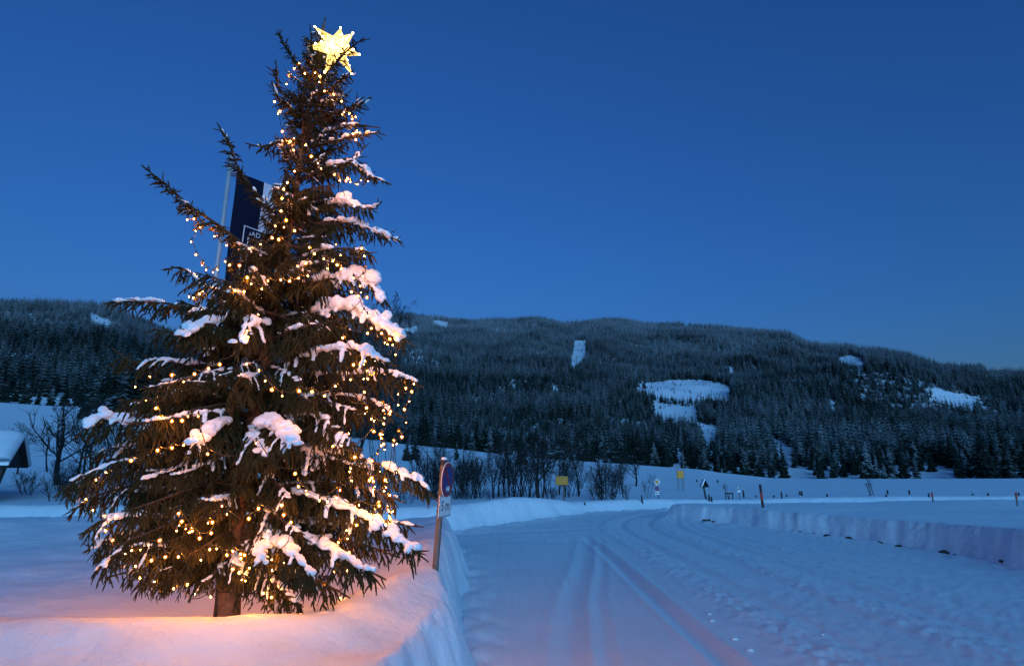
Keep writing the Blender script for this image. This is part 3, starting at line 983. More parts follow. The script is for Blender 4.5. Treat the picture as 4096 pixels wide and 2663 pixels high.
def near_sign():
    base = at(1738, 2310, 7.4)
    top = at(1776, 1842, 7.40)
    base[2] -= 0.03
    o = empty('no_parking_sign', base, 'round red and blue no-parking sign with 5 m plate on leaning grey post', 'sign')
    ax = (top - base) / np.linalg.norm(top - base)
    b = MB()
    b.tube([base - ax * 0.5, base + ax * 0.4, top], 0.038, 14)
    b.build('post', M['steel'], o, smooth=False)
    b = MB(); b.tube([top - ax * 0.055, top + ax * 0.012], [0.0405, 0.0405], 14); cap = b.build('post_cap', M['black'], o)
    s = MB()
    ic = ico(2)
    s.add(ic[0] * np.array([0.04, 0.04, 0.03]) + top + ax * 0.018, ic[1]); s.build('snow_cap', M['snow_pad'], o, smooth=True)
    yaw = R(-77)                                       # the plates look up the road, away to the right
    r = np.array([math.cos(-yaw), math.sin(-yaw), 0.0])
    r /= np.linalg.norm(r)
    u = ax - r * np.dot(ax, r); u /= np.linalg.norm(u)
    n = np.cross(r, u)
    def onpost(py):
        f = (2310 - py) / (2310 - 1842)
        return base + (top - base) * f
    c = onpost(1918) + n * 0.060 + r * 0.0
    no_parking(o, c, r, u, 0.212)
    c2 = onpost(2023) + n * 0.056
    b = MB(); plate(b, c2, r, u, rect(0.42, 0.255)); pl = b.build('plate', M['white'], o)
    b = MB()
    for q in (rect(0.40, 0.009), rect(0.40, 0.009)):
        pass
    for dx, dy, w, h in ((0, 0.118, 0.405, 0.008), (0, -0.118, 0.405, 0.008), (-0.2, 0, 0.008, 0.228), (0.2, 0, 0.008, 0.228)):
        plate(b, c2 + r * dx + u * dy + n * 0.0055, r, u, rect(w, h), 0.003)
    b.build('border', M['black'], pl)
    place_text('5 m', 0.165, M['black'], pl, c2 + n * 0.007, r, u, 1.15)
    for py in (1905, 1975, 2005, 2046):
        b = MB(); b.tube([onpost(py) - ax * 0.012, onpost(py) + ax * 0.012], 0.044, 12); b.build('clamp', M['steel'], o)

def ico(sub):
    bm = bmesh.new()
    bmesh.ops.create_icosphere(bm, subdivisions=sub, radius=1)
    v = np.array([q.co[:] for q in bm.verts]); f = np.array([[q.index for q in t.verts] for t in bm.faces])
    bm.free()
    return v, f
near_sign()

def simple_post(o, p, h, rad=0.03, mat='steel', lean=(0, 0)):
    b = MB(); b.tube([p - np.array([0, 0, 0.4]), p + np.array([lean[0], lean[1], h])], rad, 8)
    return b.build('post', M[mat], o)

EX, EZ = np.array([1.0, 0, 0]), np.array([0, 0, 1.0])
def town_sign():
    Y = 31.5
    p = ground_pt(2254, Y); c = at(2247, 1921, Y); zt = at(2250, 1904, Y)[2]
    o = empty('town_sign', p, 'yellow town sign reading Wertach and Unterjoch on a grey post', 'sign')
    simple_post(o, p, zt - p[2] - 0.02, 0.045)
    cc = c + np.array([0, -0.06, 0])
    b = MB(); plate(b, cc, EX, EZ, rect(0.665, 0.46), 0.02); pl = b.build('panel', M['yellow'], o)
    b = MB()
    for dx, dz, w, h in ((0, 0.215, 0.66, 0.022), (0, -0.215, 0.66, 0.022), (-0.32, 0, 0.022, 0.45), (0.32, 0, 0.022, 0.45), (0, 0.0, 0.64, 0.018)):
        plate(b, cc + EX * dx + EZ * dz + np.array([0, -0.012, 0]), EX, EZ, rect(w, h), 0.004)
    b.build('border', M['black'], pl)
    place_text('Wertach', 0.14, M['black'], pl, cc + EX * -0.06 + EZ * 0.125 + np.array([0, -0.0135, 0]), EX, EZ)
    place_text('2 km', 0.06, M['black'], pl, cc + EX * -0.06 + EZ * 0.045 + np.array([0, -0.0135, 0]), EX, EZ)
    place_text('Unterjoch', 0.14, M['black'], pl, cc + EZ * -0.105 + np.array([0, -0.0135, 0]), EX, EZ)
    b = MB(); plate(b, cc + EX * 0.255 + EZ * 0.11 + np.array([0, -0.012, 0]), EX, EZ, [(-0.012, -0.07), (0.012, -0.07), (0.012, 0.02), (0.04, 0.02), (0, 0.075), (-0.04, 0.02), (-0.012, 0.02)], 0.004)
    b.build('arrow', M['black'], pl)
town_sign()

def route_sign():
    Y = 52.0
    c = at(2721, 1892, Y)
    o = empty('route_sign', ground_pt(2722, Y), 'tall yellow direction board with blue top panel on thin posts', 'sign')
    w, h = 0.60, 0.86
    b = MB(); plate(b, c, EX, EZ, rect(w, h), 0.03); pl = b.build('panel', M['yellow'], o)
    b = MB(); plate(b, c + EZ * 0.31 + np.array([0, -0.018, 0]), EX, EZ, rect(w * 0.86, 0.15), 0.006); b.build('blue_panel', plain('pale_blue', (0.05, 0.22, 0.42), 0.4), pl)
    b = MB()
    for dx, dz, ww, hh in ((0, 0.42, w, 0.02), (0, -0.42, w, 0.02), (-0.29, 0, 0.02, h), (0.29, 0, 0.02, h), (-0.18, -0.1, 0.03, 0.14)):
        plate(b, c + EX * dx + EZ * dz + np.array([0, -0.018, 0]), EX, EZ, rect(ww, hh), 0.006)
    b.build('border', M['black'], pl)
    for dx in (-0.22, -0.1, 0.2, 0.3):
        p = ground_pt(2721, Y + (0.5 if dx in (-0.1, 0.3) else 0.1)) + EX * dx
        b = MB(); b.tube([p - EZ * 0.4, np.array([p[0], p[1], c[2] + 0.3])], 0.02, 6); b.build('post', M['steel'], o)
route_sign()

def priority_sign():
    Y = 36.0
    p = ground_pt(2632, Y)
    c = at(2627, 1927, Y)
    o = empty('priority_road_sign', p, 'diamond priority road sign above a round no-parking sign on one post', 'sign')
    simple_post(o, p, c[2] - p[2], 0.03)
    f = np.array([0, -0.05, 0])
    s = 0.215
    b = MB(); plate(b, c + f, EX, EZ, [(-s, 0), (0, -s * 1.0), (s, 0), (0, s)], 0.012); pl = b.build('diamond', M['white'], o)
    b = MB(); plate(b, c + f + np.array([0, -0.009, 0]), EX, EZ, [(-s * 0.62, 0), (0, -s * 0.62), (s * 0.62, 0), (0, s * 0.62)], 0.005); b.build('yellow_field', M['yellow'], pl)
    no_parking(o, at(2627, 1953, Y) + f, EX, EZ, 0.145, arrow=False)
    c2 = at(2628, 1971, Y) + f
    b = MB(); plate(b, c2, EX, EZ, rect(0.27, 0.18), 0.012); p2 = b.build('plate', M['white'], o)
    b = MB()
    for k in (-1, 1):
        plate(b, c2 + EX * (0.06 + k * 0.028) + np.array([0, -0.008, 0]), EX, EZ, [(0, 0), (k * 0.045, -0.05), (k * 0.045, 0.05)][::k], 0.004)
    plate(b, c2 - EX * 0.07 + np.array([0, -0.008, 0]), EX, EZ, rect(0.07, 0.06), 0.004)
    b.build('symbol', M['black'], p2)
priority_sign()

def shrine():
    Y = 37.0
    p = at(2826, 2006, Y); g = ground_pt(2826, Y); p[2] = min(p[2], g[2] + 0.05)
    t = at(2812, 1935, Y)
    o = empty('wayside_shrine', p, 'small roofed wooden wayside shrine on a leaning post', 'shrine')
    b = MB(); b.tube([p - EZ * 0.4, p, t], [0.065, 0.06, 0.05], 8); b.build('post', M['wood_dark'], o)
    b = MB(); b.tube([p + (t - p) * 0.72 + EX * 0.0, t + np.array([-0.12, 0, -0.02])], 0.03, 6); b.tube([p + (t - p) * 0.72, t + np.array([0.12, 0, -0.02])], 0.03, 6)
    b.build('brace', M['wood_dark'], o)
    top = at(2816, 1918, Y); l = at(2805, 1945, Y); rr = at(2832, 1945, Y)
    dy = np.array([0, 0.25, 0])
    b = MB()
    n = 0.03
    b.add([top - dy, rr - dy, rr + dy, top + dy, top - dy - EZ * n, rr - dy - EZ * n - EX * n, rr + dy - EZ * n - EX * n, top + dy - EZ * n], [(0, 3, 2, 1), (4, 5, 6, 7), (0, 1, 5, 4), (1, 2, 6, 5), (2, 3, 7, 6)])
    b.add([top - dy, l - dy, l + dy, top + dy, top - dy - EZ * n, l - dy - EZ * n + EX * n, l + dy - EZ * n + EX * n, top + dy - EZ * n], [(0, 1, 2, 3), (4, 7, 6, 5), (0, 4, 5, 1), (1, 5, 6, 2), (2, 6, 7, 3)])
    rf = b.build('roof', M['wood_dark'], o)
    b = MB(); b.add([l - dy + EZ * 0.004, top - dy + EZ * 0.004, top + dy + EZ * 0.004, l + dy + EZ * 0.004] + [q + np.array([-0.05, 0, 0.05]) for q in (l - dy, top - dy, top + dy, l + dy)], [(4, 5, 6, 7), (0, 3, 2, 1), (0, 1, 5, 4), (2, 3, 7, 6), (0, 4, 7, 3), (1, 2, 6, 5)])
    b.build('roof_snow', M['snow_pad'], rf)
    b = MB(); b.box((l + rr) / 2 + EZ * 0.06 + np.array([0, 0.1, 0]), (0.2, 0.1, 0.24)); b.build('back_board', M['wood_dark'], o)
shrine()

def nature_sign():
    Y = 38.0
    p = ground_pt(2960, Y); c = at(2951, 1949, Y)
    o = empty('nature_reserve_sign', p, 'triangular green-edged sign above a small white plate', 'sign')
    simple_post(o, p, c[2] - p[2], 0.022, lean=(c[0] - p[0], 0))
    f = np.array([0, -0.035, 0]); s = 0.105
    b = MB(); plate(b, c + f, EX, EZ, [(0, -s), (s, s * 0.7), (-s, s * 0.7)], 0.01); pl = b.build('triangle', M['green'], o)
    b = MB(); plate(b, c + f + np.array([0, -0.008, 0]), EX, EZ, [(0, -s * 0.62), (s * 0.66, s * 0.48), (-s * 0.66, s * 0.48)], 0.005); b.build('white_field', M['white'], pl)
    b = MB(); plate(b, c + f + np.array([0, -0.012, 0]) + EZ * 0.02, EX, EZ, [(0, -s * 0.1), (s * 0.4, s * 0.2), (0, s * 0.12), (-s * 0.4, s * 0.2)], 0.004); b.build('eagle', M['black'], pl)
    c2 = at(2955, 1965, Y) + f
    b = MB(); plate(b, c2, EX, EZ, rect(0.19, 0.17), 0.01); p2 = b.build('plate', M['white'], o)
    b = MB(); plate(b, c2 - EZ * 0.075 + np.array([0, -0.008, 0]), EX, EZ, rect(0.17, 0.03), 0.004); b.build('dark_strip', M['black'], p2)
nature_sign()

# tall snow pole
def snow_pole():
    Y = 24.0
    p = ground_pt(3053, Y); t = at(3040, 1936, Y)
    p2 = at(3053, 2036, Y)
    p2[2] = min(p2[2], p[2] + 0.02)
    o = empty('snow_pole', p2, 'thick black snow pole with a red band on the roadside bank', 'pole')
    d = t - p2
    b = MB(); b.tube([p2 - d * 0.3, p2 + d * 0.35], 0.05, 10); b.build('lower_section', M['black'], o)
    b = MB(); b.tube([p2 + d * 0.3502, p2 + d * 0.68], 0.05, 10); b.build('red_band', M['stake_red'], o)
    b = MB(); b.tube([p2 + d * 0.6802, t], 0.05, 10); b.build('upper_section', M['black'], o)
snow_pole()

STAKES = [(2838, 2001, 1977, 0), (2847, 2002, 1986, 0), (2976, 1990, 1960, 0), (3024, 1988, 1981, 0), (3096, 1989, 1980, 0), (3128, 1992, 1965, 0), (3147, 1986, 1977, 0), (3200, 1980, 1964, 0), (3208, 1982, 1962, 0), (3309, 1986, 1974, 0), (3551, 1976, 1959, 0), (3545, 1986, 1977, 0), (3638, 1977, 1959, 0), (3716, 1986, 1971, 0), (3732, 2007, 1968, 1), (4070, 2024, 1967, 1), (4075, 1983, 1969, 0), (3953, 1982, 1971, 0), (3891, 1980, 1973, 0), (2788, 1927, 1918, 0), (2871, 1930, 1918, 0), (2570, 2009, 1980, 0), (2340, 2019, 2008, 0)]
for px, b_, t_, red in STAKES:
    p = hit(px, b_)
    if p is None:
        continue
    t = at(px - (b_ - t_) * 0.13, t_, p[1])
    wdt = max(0.022, 3.2 * p[1] / FPX)
    if red:
        o = empty('marker_stake', p, 'slim marker stake with a red upper half in the snowfield', 'stake', 'red-topped stakes in the snowfield')
        m_ = p + (t - p) * 0.5
        b = MB(); b.tube([p - EZ * 0.3, m_], wdt * 0.8, 6); b.build('lower_half', M['steel'], o)
        b = MB(); b.tube([m_ + (t - p) * 0.002, t], wdt, 6); b.build('upper_half', M['stake_red'], o)
    else:
        b = MB(); b.tube([p - EZ * 0.3, p + (t - p) * 0.5, t], [wdt, wdt, wdt * 0.85], 6)
        o = b.build('fence_stake', M['wood_dark'], origin=p)
        near = ('before the bare grove near the town sign' if px < 2400 else 'left of the post with the diamond sign' if px < 2600 else 'on the meadow beyond the wayside shrine' if b_ < 1940 else 'standing close beside the wayside shrine' if px < 2860 else
                'next to the green triangle sign' if px < 3000 else 'near the black snow pole' if px < 3180 else 'in the close pair between snow pole and staked tree' if px < 3250 else 'just left of the staked young tree' if px < 3400 else
                'just right of the staked young tree' if px < 3600 else 'between the staked tree and the nearest red-topped stake' if px < 3725 else 'between the two red-topped stakes' if px < 4060 else 'just behind a red-topped stake')
        tag(o, '%s dark wooden stake %s' % ('short' if b_ - t_ < 16 else 'taller', near), 'stake', 'dark stakes in the snowfield')

def staked_tree(px, base, top, Y, k, label, frame, leanx):
    p = ground_pt(px, Y)
    h = at(px, top, Y)[2] - p[2]
    o = empty('sapling', p, label, 'tree')
    tr, cr = bare_tree('sapling', 300 + k, 1, 2, 0.75, 0.0, 0.38, (10, 6, 0), 0.03, 0.0065)
    for nm, me in (('trunk', tr), ('crown', cr)):
        c = bpy.data.objects.new(nm, me); COL.objects.link(c); c.parent = o
        c.scale = (h * 0.8, h * 0.8, h)
    g = empty('wooden_tree_guard' if frame else 'tree_prop', p, 'low wooden frame around the small sapling' if frame else 'pair of leaning support stakes tied to the bare young tree', 'stake')
    w = 27 / 2 * Y / FPX
    if frame:
        for dx in (-1, 0, 1):
            b = MB(); b.tube([p + EX * w * dx - EZ * 0.3 + np.array([0, -0.1, 0]), p + EX * w * dx + EZ * 0.38 + np.array([0, -0.1, 0])], 0.03, 6); b.build('post', M['wood_dark'], g)
        b = MB(); b.box(p + EZ * 0.36 + np.array([0, -0.15, 0]), (2 * w + 0.1, 0.035, 0.08)); b.build('rail', M['wood_dark'], g)
    else:
        for dx in (-0.3, -0.05):
            b = MB(); b.tube([p + EX * (dx + 0.25) - EZ * 0.3, p + EX * (dx + 0.05) + EZ * h * 0.62], 0.025, 6); b.build('stake', M['wood_dark'], g)
staked_tree(2911, 2000, 1924, 37.5, 1, 'little leafless sapling inside a low wooden frame', True, 0)
staked_tree(3482, 1992, 1905, 42, 2, 'spreading leafless young tree tied to two leaning stakes', False, 0)

# clods and stones bared at the foot of the right-hand bank
ICO2 = ico(2)
CL = [(3175, 2126, 9), (3205, 2130, 13), (3235, 2136, 11), (3258, 2140, 15), (3285, 2146, 12), (3312, 2147, 17), (3345, 2154, 14), (3372, 2156, 12), (3400, 2158, 20), (3425, 2160, 14), (3485, 2176, 10), (3525, 2178, 17), (3600, 2190, 20), (3625, 2196, 13), (3650, 2201, 14), (3782, 2216, 22), (3822, 2218, 9), (2820, 2082, 10), (2840, 2084, 12), (2855, 2086, 9), (4008, 2245, 8)]
for i, (px, py, s) in enumerate(CL):
    p = hit(px, py)
    if p is None:
        continue
    q = p + np.array([-0.03, -0.02, 0.0])
    rad = s * np.linalg.norm(q - np.array([0, 0, EYE])) / FPX * 0.62
    rg = np.random.default_rng(400 + i)
    v = ICO2[0] * np.array([rg.uniform(0.8, 1.5), rg.uniform(0.8, 1.3), rg.uniform(0.5, 0.8)]) * rad
    v = v * (1 + 0.22 * vnoise(ICO2[0][:, 0:1] * 2.2 + i, ICO2[0][:, 1:2] * 2.2 + ICO2[0][:, 2:3] * 2, 3))
    b = MB(); b.add(v + q, ICO2[1])
    o = b.build('earth_clod', M['soil'], origin=q)
    where = 'in the small cluster near the rounded bank end' if px < 3000 else 'in the long row at the bank foot' if px < 3450 else 'just past the long row of clods' if px < 3560 else 'in the trio between row and lone boulder clod' if px < 3700 else 'lying alone farthest along the bank foot'
    tag(o, '%s dark frozen clod %s' % ('large' if s > 16 else 'middling' if s > 11 else 'small', where), 'clod', 'earth clods along the snow bank')
# lumps of snow lying on the road
for i, (px, py, s) in enumerate([(2846, 2384, 12), (2835, 2452, 15), (2848, 2480, 16), (2938, 2552, 20), (3000, 2596, 24), (1872, 2240, 20), (1855, 2205, 16), (3290, 2535, 12)]):
    d = ray(px, py)
    t = (0.015 - EYE) / d[2]
    q = np.array([0, 0, EYE]) + d * t
    rad = s * t / FPX * 0.5
    rg = np.random.default_rng(500 + i)
    v = ICO2[0] * np.array([rg.uniform(1.2, 1.8), rg.uniform(1.1, 1.6), rg.uniform(0.45, 0.6)]) * rad
    v = v * (1 + 0.25 * vnoise(ICO2[0][:, 0:1] * 2.2 + i, ICO2[0][:, 1:2] * 2.2 + ICO2[0][:, 2:3] * 2, 5))
    q[2] -= rad * 0.15
    b = MB(); b.add(v + q, ICO2[1])
    o = b.build('snow_lump', M['road'], smooth=True, origin=q)
    where = 'at the foot of the bank behind the no-parking sign' if px < 2000 else 'beside the deep wheel rut' if px < 3050 else 'among the crumbs of the rough lane'
    tag(o, '%s loose lump of snow %s' % ('big' if s > 21 else 'middling' if s > 15 else 'small', where), 'snow lump', 'snow lumps on the road')

# ------------------------------------------------------------------ flagpole and flag
def flag():
    Y = 9.0
    x = at(719, 2263, Y)[0]
    g = float(H(np.array(x), np.array(Y)))
    top = at(926, 622, Y)
    o = empty('flagpole', (x, Y, g), 'tall pale grey flagpole behind the Christmas tree', 'flagpole')
    b = MB(); b.tube([(x, Y, g - 0.4), (x, Y, 4.0), (top[0], Y, top[2])], [0.045, 0.04, 0.034], 14); b.build('mast', M['pole_paint'], o, smooth=True)
    b = MB(); b.add(ICO2[0] * 0.05 + top, ICO2[1]); b.build('finial', M['pole_paint'], o, smooth=True)
    fd = np.array([0.64, 0.77, 0.0])
    org = at(946, 690, Y)
    W, Hh = 0.95, 2.3
    b = MB(); b.tube([np.array([x, Y, org[2] + 0.02]), org + fd * (W + 0.02) + EZ * 0.02], 0.012, 8); b.build('arm', M['pole_paint'], o)
    n = np.cross(fd, EZ)
    def P(s, t, off=0.0):
        w = 0.035 * math.sin(s * 5.2 + t * 1.1) * (0.35 + 0.3 * t) + 0.02 * math.sin(t * 3.1 + 1)
        return org + fd * s - EZ * t + n * (w + off)
    f = empty('flag', P(0, 0), 'hanging navy and white banner with framed lettering BAD HIN', 'flag')
    def sheet(name, s0, s1, t0, t1, mat, off, ns=10, nt=20):
        m = MB()
        V = [P(s0 + (s1 - s0) * i / ns, t0 + (t1 - t0) * j / nt, off) for i in range(ns + 1) for j in range(nt + 1)]
        F = [(i * (nt + 1) + j, i * (nt + 1) + j + 1, (i + 1) * (nt + 1) + j + 1, (i + 1) * (nt + 1) + j) for i in range(ns) for j in range(nt)]
        m.add(V, F)
        return m.build(name, mat, f, smooth=True)
    navy = plain('flag_navy', (0.006, 0.010, 0.026), 0.8, var=0.1)
    fw = plain('flag_white', (0.55, 0.57, 0.62), 0.8, var=0.05)
    navy.node_tree.nodes['Principled BSDF'].inputs['Specular IOR Level'].default_value = 0.05
    sheet('navy_field', 0, W * 0.5, 0, Hh, navy, 0)
    sheet('white_field', W * 0.5, W, 0, Hh, fw, 0)
    s0, t0 = 0.22, 0.88
    fr = sheet('frame', s0, W * 0.99, t0, Hh * 0.95, fw, 0.004)
    sheet('frame_band', s0 + 0.018, W * 0.97, t0 + 0.018, Hh * 0.94, navy, 0.008)
    sheet('inner_line', s0 + 0.085, W * 0.90, t0 + 0.19, Hh * 0.90, fw, 0.012)
    sheet('inner_field', s0 + 0.105, W * 0.88, t0 + 0.21, Hh * 0.88, navy, 0.016)
    c = P(s0 + 0.31, t0 + 0.108, 0.03)
    place_text('BAD HIN', 0.12, fw, f, c, fd, EZ)
flag()

# ------------------------------------------------------------------ the Christmas tree
TB = at(905, 2432, 6.0)
TB[2] = 0.42
TT = at(1300, 72, 6.0)
AX_PX = np.array([(905, 2432), (950, 2050), (1000, 1760), (1086, 1281), (1160, 880), (1225, 500), (1262, 300), (1300, 72)], float)
AX = np.array([at(p[0], p[1], 6.0) for p in AX_PX])
def axis(z):
    return np.array([np.interp(z, AX[:, 2], AX[:, 0]), 6.0, z])
ENV = np.array([  # pixel row, left reach, right reach, front/back reach in metres
    (2380, 0.5, 1.0, 0.55), (2250, 1.0, 1.4, 0.75), (2100, 1.4, 1.55, 1.0), (1900, 1.55, 1.6, 1.3), (1700, 1.45, 1.5, 1.5), (1500, 1.2, 1.4, 1.3), (1300, 0.95, 1.25, 1.15), (1100, 0.58, 1.05, 0.95), (1000, 0.40, 0.95, 0.85), (900, 0.18, 0.85, 0.75), (700, 0.17, 0.66, 0.6), (600, 0.30, 0.62, 0.5), (500, 0.36, 0.6, 0.45), (300, 0.27, 0.36, 0.28), (150, 0.12, 0.13, 0.12), (70, 0.06, 0.06, 0.06)], float)
ENV_Z = np.array([at(p, r, 6.0)[2] for p, r in zip(np.interp(ENV[:, 0], AX_PX[::-1, 1], AX_PX[::-1, 0]), ENV[:, 0])])
def reach(z, phi):
    l, r_, f = (np.interp(z, ENV_Z, ENV[:, k]) for k in (1, 2, 3))
    c, s = math.cos(phi), math.sin(phi)
    a = r_ if c > 0 else l
    return 1 / math.sqrt((c / a) ** 2 + (s / f) ** 2)

class Foliage:
    """collects wood tubes and needle-covered shoots, returns one mesh"""
    def __init__(self, seed):
        self.mb = MB(); self.tw = []; self.rng = np.random.default_rng(seed); self.lat = []
    def wood(self, pts, rad, sides=5):
        self.mb.tube(pts, rad, sides, 0)
    def shoot(self, p0, p1, p2, r):
        self.tw.append((p0, p1, p2, r))
    def finish(self, needles=13):
        rng, mb = self.rng, self.mb
        T = np.array([(a, b, c) for a, b, c, _ in self.tw]); r = np.array([q[3] for q in self.tw])
        n = len(T)
        if n == 0:
            return mb
        def frame(d):
            d = d / (np.linalg.norm(d, axis=1, keepdims=True) + 1e-9)
            ref = np.where(np.abs(d[:, 2:3]) < 0.9, np.array([[0, 0, 1.0]]), np.array([[1.0, 0, 0]]))
            a = np.cross(d, ref); a /= np.linalg.norm(a, axis=1, keepdims=True)
            return d, a, np.cross(d, a)
        d0, a0, b0 = frame(T[:, 1] - T[:, 0]); d1, a1, b1 = frame(T[:, 2] - T[:, 1])
        S = 4
        V = []
        for (P, a, b, rr) in ((T[:, 0], a0, b0, r * 0.6), (T[:, 1], a0, b0, r * 0.8), (T[:, 2], a1, b1, r * 0.35)):
            for k in range(S):
                an = 2 * math.pi * k / S
                V.append(P + rr[:, None] * (math.cos(an) * a + math.sin(an) * b))
        V = np.stack(V, 1)                              # n, 12, 3
        F = []
        for i in range(2):
            for k in range(S):
                k2 = (k + 1) % S
                F.append((i * S + k, i * S + k2, (i + 1) * S + k2, (i + 1) * S + k))
        F.append((2 * S, 2 * S + 1, 2 * S + 2, 2 * S + 3))
        F = np.array(F)
        faces = (F[None] + (np.arange(n) * 12)[:, None, None]).reshape(-1, 4)
        mb.add(V.reshape(-1, 3), faces, 1)
        # single needles standing off the shoot
        k = needles
        t = rng.uniform(0.02, 1.0, (n, k)); an = rng.uniform(0, 2 * math.pi, (n, k))
        lo = (t < 0.5)[..., None]
        u = np.where(lo[..., 0], t * 2, t * 2 - 1)[..., None]
        P = np.where(lo, T[:, None, 0] * (1 - u) + T[:, None, 1] * u, T[:, None, 1] * (1 - u) + T[:, None, 2] * u)
        D = np.where(lo, d0[:, None], d1[:, None])
        A = np.where(lo, a0[:, None], a1[:, None]); B = np.where(lo, b0[:, None], b1[:, None])
        out = np.cos(an)[..., None] * A + np.sin(an)[..., None] * B
        sid = -np.sin(an)[..., None] * A + np.cos(an)[..., None] * B
        L = (r[:, None] * rng.uniform(1.5, 2.3, (n, k)))[..., None]
        tip = P + out * L * 0.8 + D * L * 0.75
        w = (r[:, None] * 0.24)[..., None]
        V = np.stack([P + sid * w, P - sid * w, tip], 2).reshape(-1, 3)
        faces = np.arange(len(V)).reshape(-1, 3)
        mb.add(V, faces, 1)
        return mb

def resample(pts, n):
    pts = np.asarray(pts, float)
    # smooth a polyline (Catmull-Rom) and resample by length
    P = np.vstack([2 * pts[0] - pts[1], pts, 2 * pts[-1] - pts[-2]])
    out = []
    for i in range(1, len(P) - 2):
        for t in np.linspace(0, 1, 12, endpoint=False):
            a, b, c, d = P[i - 1], P[i], P[i + 1], P[i + 2]
            out.append(0.5 * (2 * b + (c - a) * t + (2 * a - 5 * b + 4 * c - d) * t * t + (3 * b - a - 3 * c + d) * t ** 3))
    out.append(P[-2])
    out = np.array(out)
    s = np.concatenate([[0], np.cumsum(np.linalg.norm(np.diff(out, axis=0), axis=1))])
    q = np.linspace(0, s[-1], n)
    return np.stack([np.interp(q, s, out[:, k]) for k in range(3)], 1), s[-1]

UP = np.array([0, 0, 1.0])
def make_branch(pts, r0, seed, lat_len, droop, bare_tip=0.06, inner=0.12):
    """one bough: wood, side boughs and hanging shoots; returns (MB, main line, side lines)"""
    fo = Foliage(seed)
    rng = fo.rng
    main, ln = resample(pts, 16)
    fo.wood(main, np.linspace(r0, 0.006, 16), 6)
    tan = np.gradient(main, axis=0); tan /= np.linalg.norm(tan, axis=1, keepdims=True)
    def along(line, s):
        q = s * (len(line) - 1); j = min(int(q), len(line) - 2)
        return line[j] + (line[j + 1] - line[j]) * (q - j)
    def tang(line, s):
        j = min(int(s * (len(line) - 1)), len(line) - 2)
        d = line[j + 1] - line[j]
        return d / (np.linalg.norm(d) + 1e-9)
    # needles on the outer part of the main stem and its leading shoot
    for s in np.linspace(0.35, 1, 9)[:-1]:
        a, b = along(main, s), along(main, min(1, s + 0.09))
        fo.shoot(a, (a + b) / 2, b, 0.012)
    nl = max(8, int(ln * 0.9 / 0.040))
    lats = []
    for i in range(nl):
        s = inner + (1 - inner - 0.02) * (i + rng.uniform(0, 0.8)) / nl
        if s > 1 - bare_tip / max(ln, 0.3):
            continue
        sg = 1 if i % 2 else -1
        p = along(main, s); t = tang(main, s)
        side = np.cross(t, UP); side /= np.linalg.norm(side) + 1e-9
        env = (0.35 + 0.65 * math.sin(math.pi * min(1, 0.18 + s * 0.55))) * (1 - s) ** 0.55 + 0.10
        L = lat_len * env * rng.uniform(0.6, 1.15)
        d = t * rng.uniform(0.45, 0.8) + side * sg * rng.uniform(0.5, 0.9) + UP * rng.normal(-0.05 - 0.25 * droop, 0.16)
        d /= np.linalg.norm(d)
        k = 5
        line = [p]
        for j in range(k):
            d = d + UP * (-droop * 0.30) + rng.normal(0, 0.05, 3)
            d /= np.linalg.norm(d)
            line.append(line[-1] + d * L / k)
        line = np.array(line)
        lats.append((line, s))
        fo.wood(line, np.linspace(0.006, 0.003, k + 1), 3)
        for j in range(k):
            a, b = line[j], line[j + 1]
            if j > 0 or L < 0.15:
                fo.shoot(a, (a + b) / 2, b + (b - a) * (0.15 if j == k - 1 else 0), 0.0112)
        nt = int(L / 0.040)
        for j in range(nt):
            q = (j + rng.random()) / max(nt, 1)
            a = along(line, q); t2 = tang(line, q)
            sd = np.cross(t2, UP); sd /= np.linalg.norm(sd) + 1e-9
            l2 = rng.uniform(0.055, 0.125 + 0.05 * droop) * (1.1 - 0.5 * q)
            e = t2 * rng.uniform(0.4, 0.8) + sd * (1 if j % 2 else -1) * rng.uniform(0.3, 0.8) - UP * rng.uniform(0.0, 0.9) * droop * 1.3
            e /= np.linalg.norm(e)
            m_ = a + e * l2 * 0.5
            e2 = e - UP * droop * rng.uniform(0.1, 0.7); e2 /= np.linalg.norm(e2)
            fo.shoot(a, m_, m_ + e2 * l2 * 0.55, rng.uniform(0.0085, 0.012))
    # short shoots straight off the stem
    for i in range(int(ln / 0.05)):
        s = rng.uniform(max(inner, 0.2), 0.97)
        a = along(main, s); t = tang(main, s)
        e = t * 0.7 + rng.normal(0, 0.55, 3) - UP * 0.3 * droop; e /= np.linalg.norm(e)
        l2 = rng.uniform(0.05, 0.12)
        fo.shoot(a, a + e * l2 * 0.5, a + e * l2, 0.009)
    return fo.finish(), main, lats

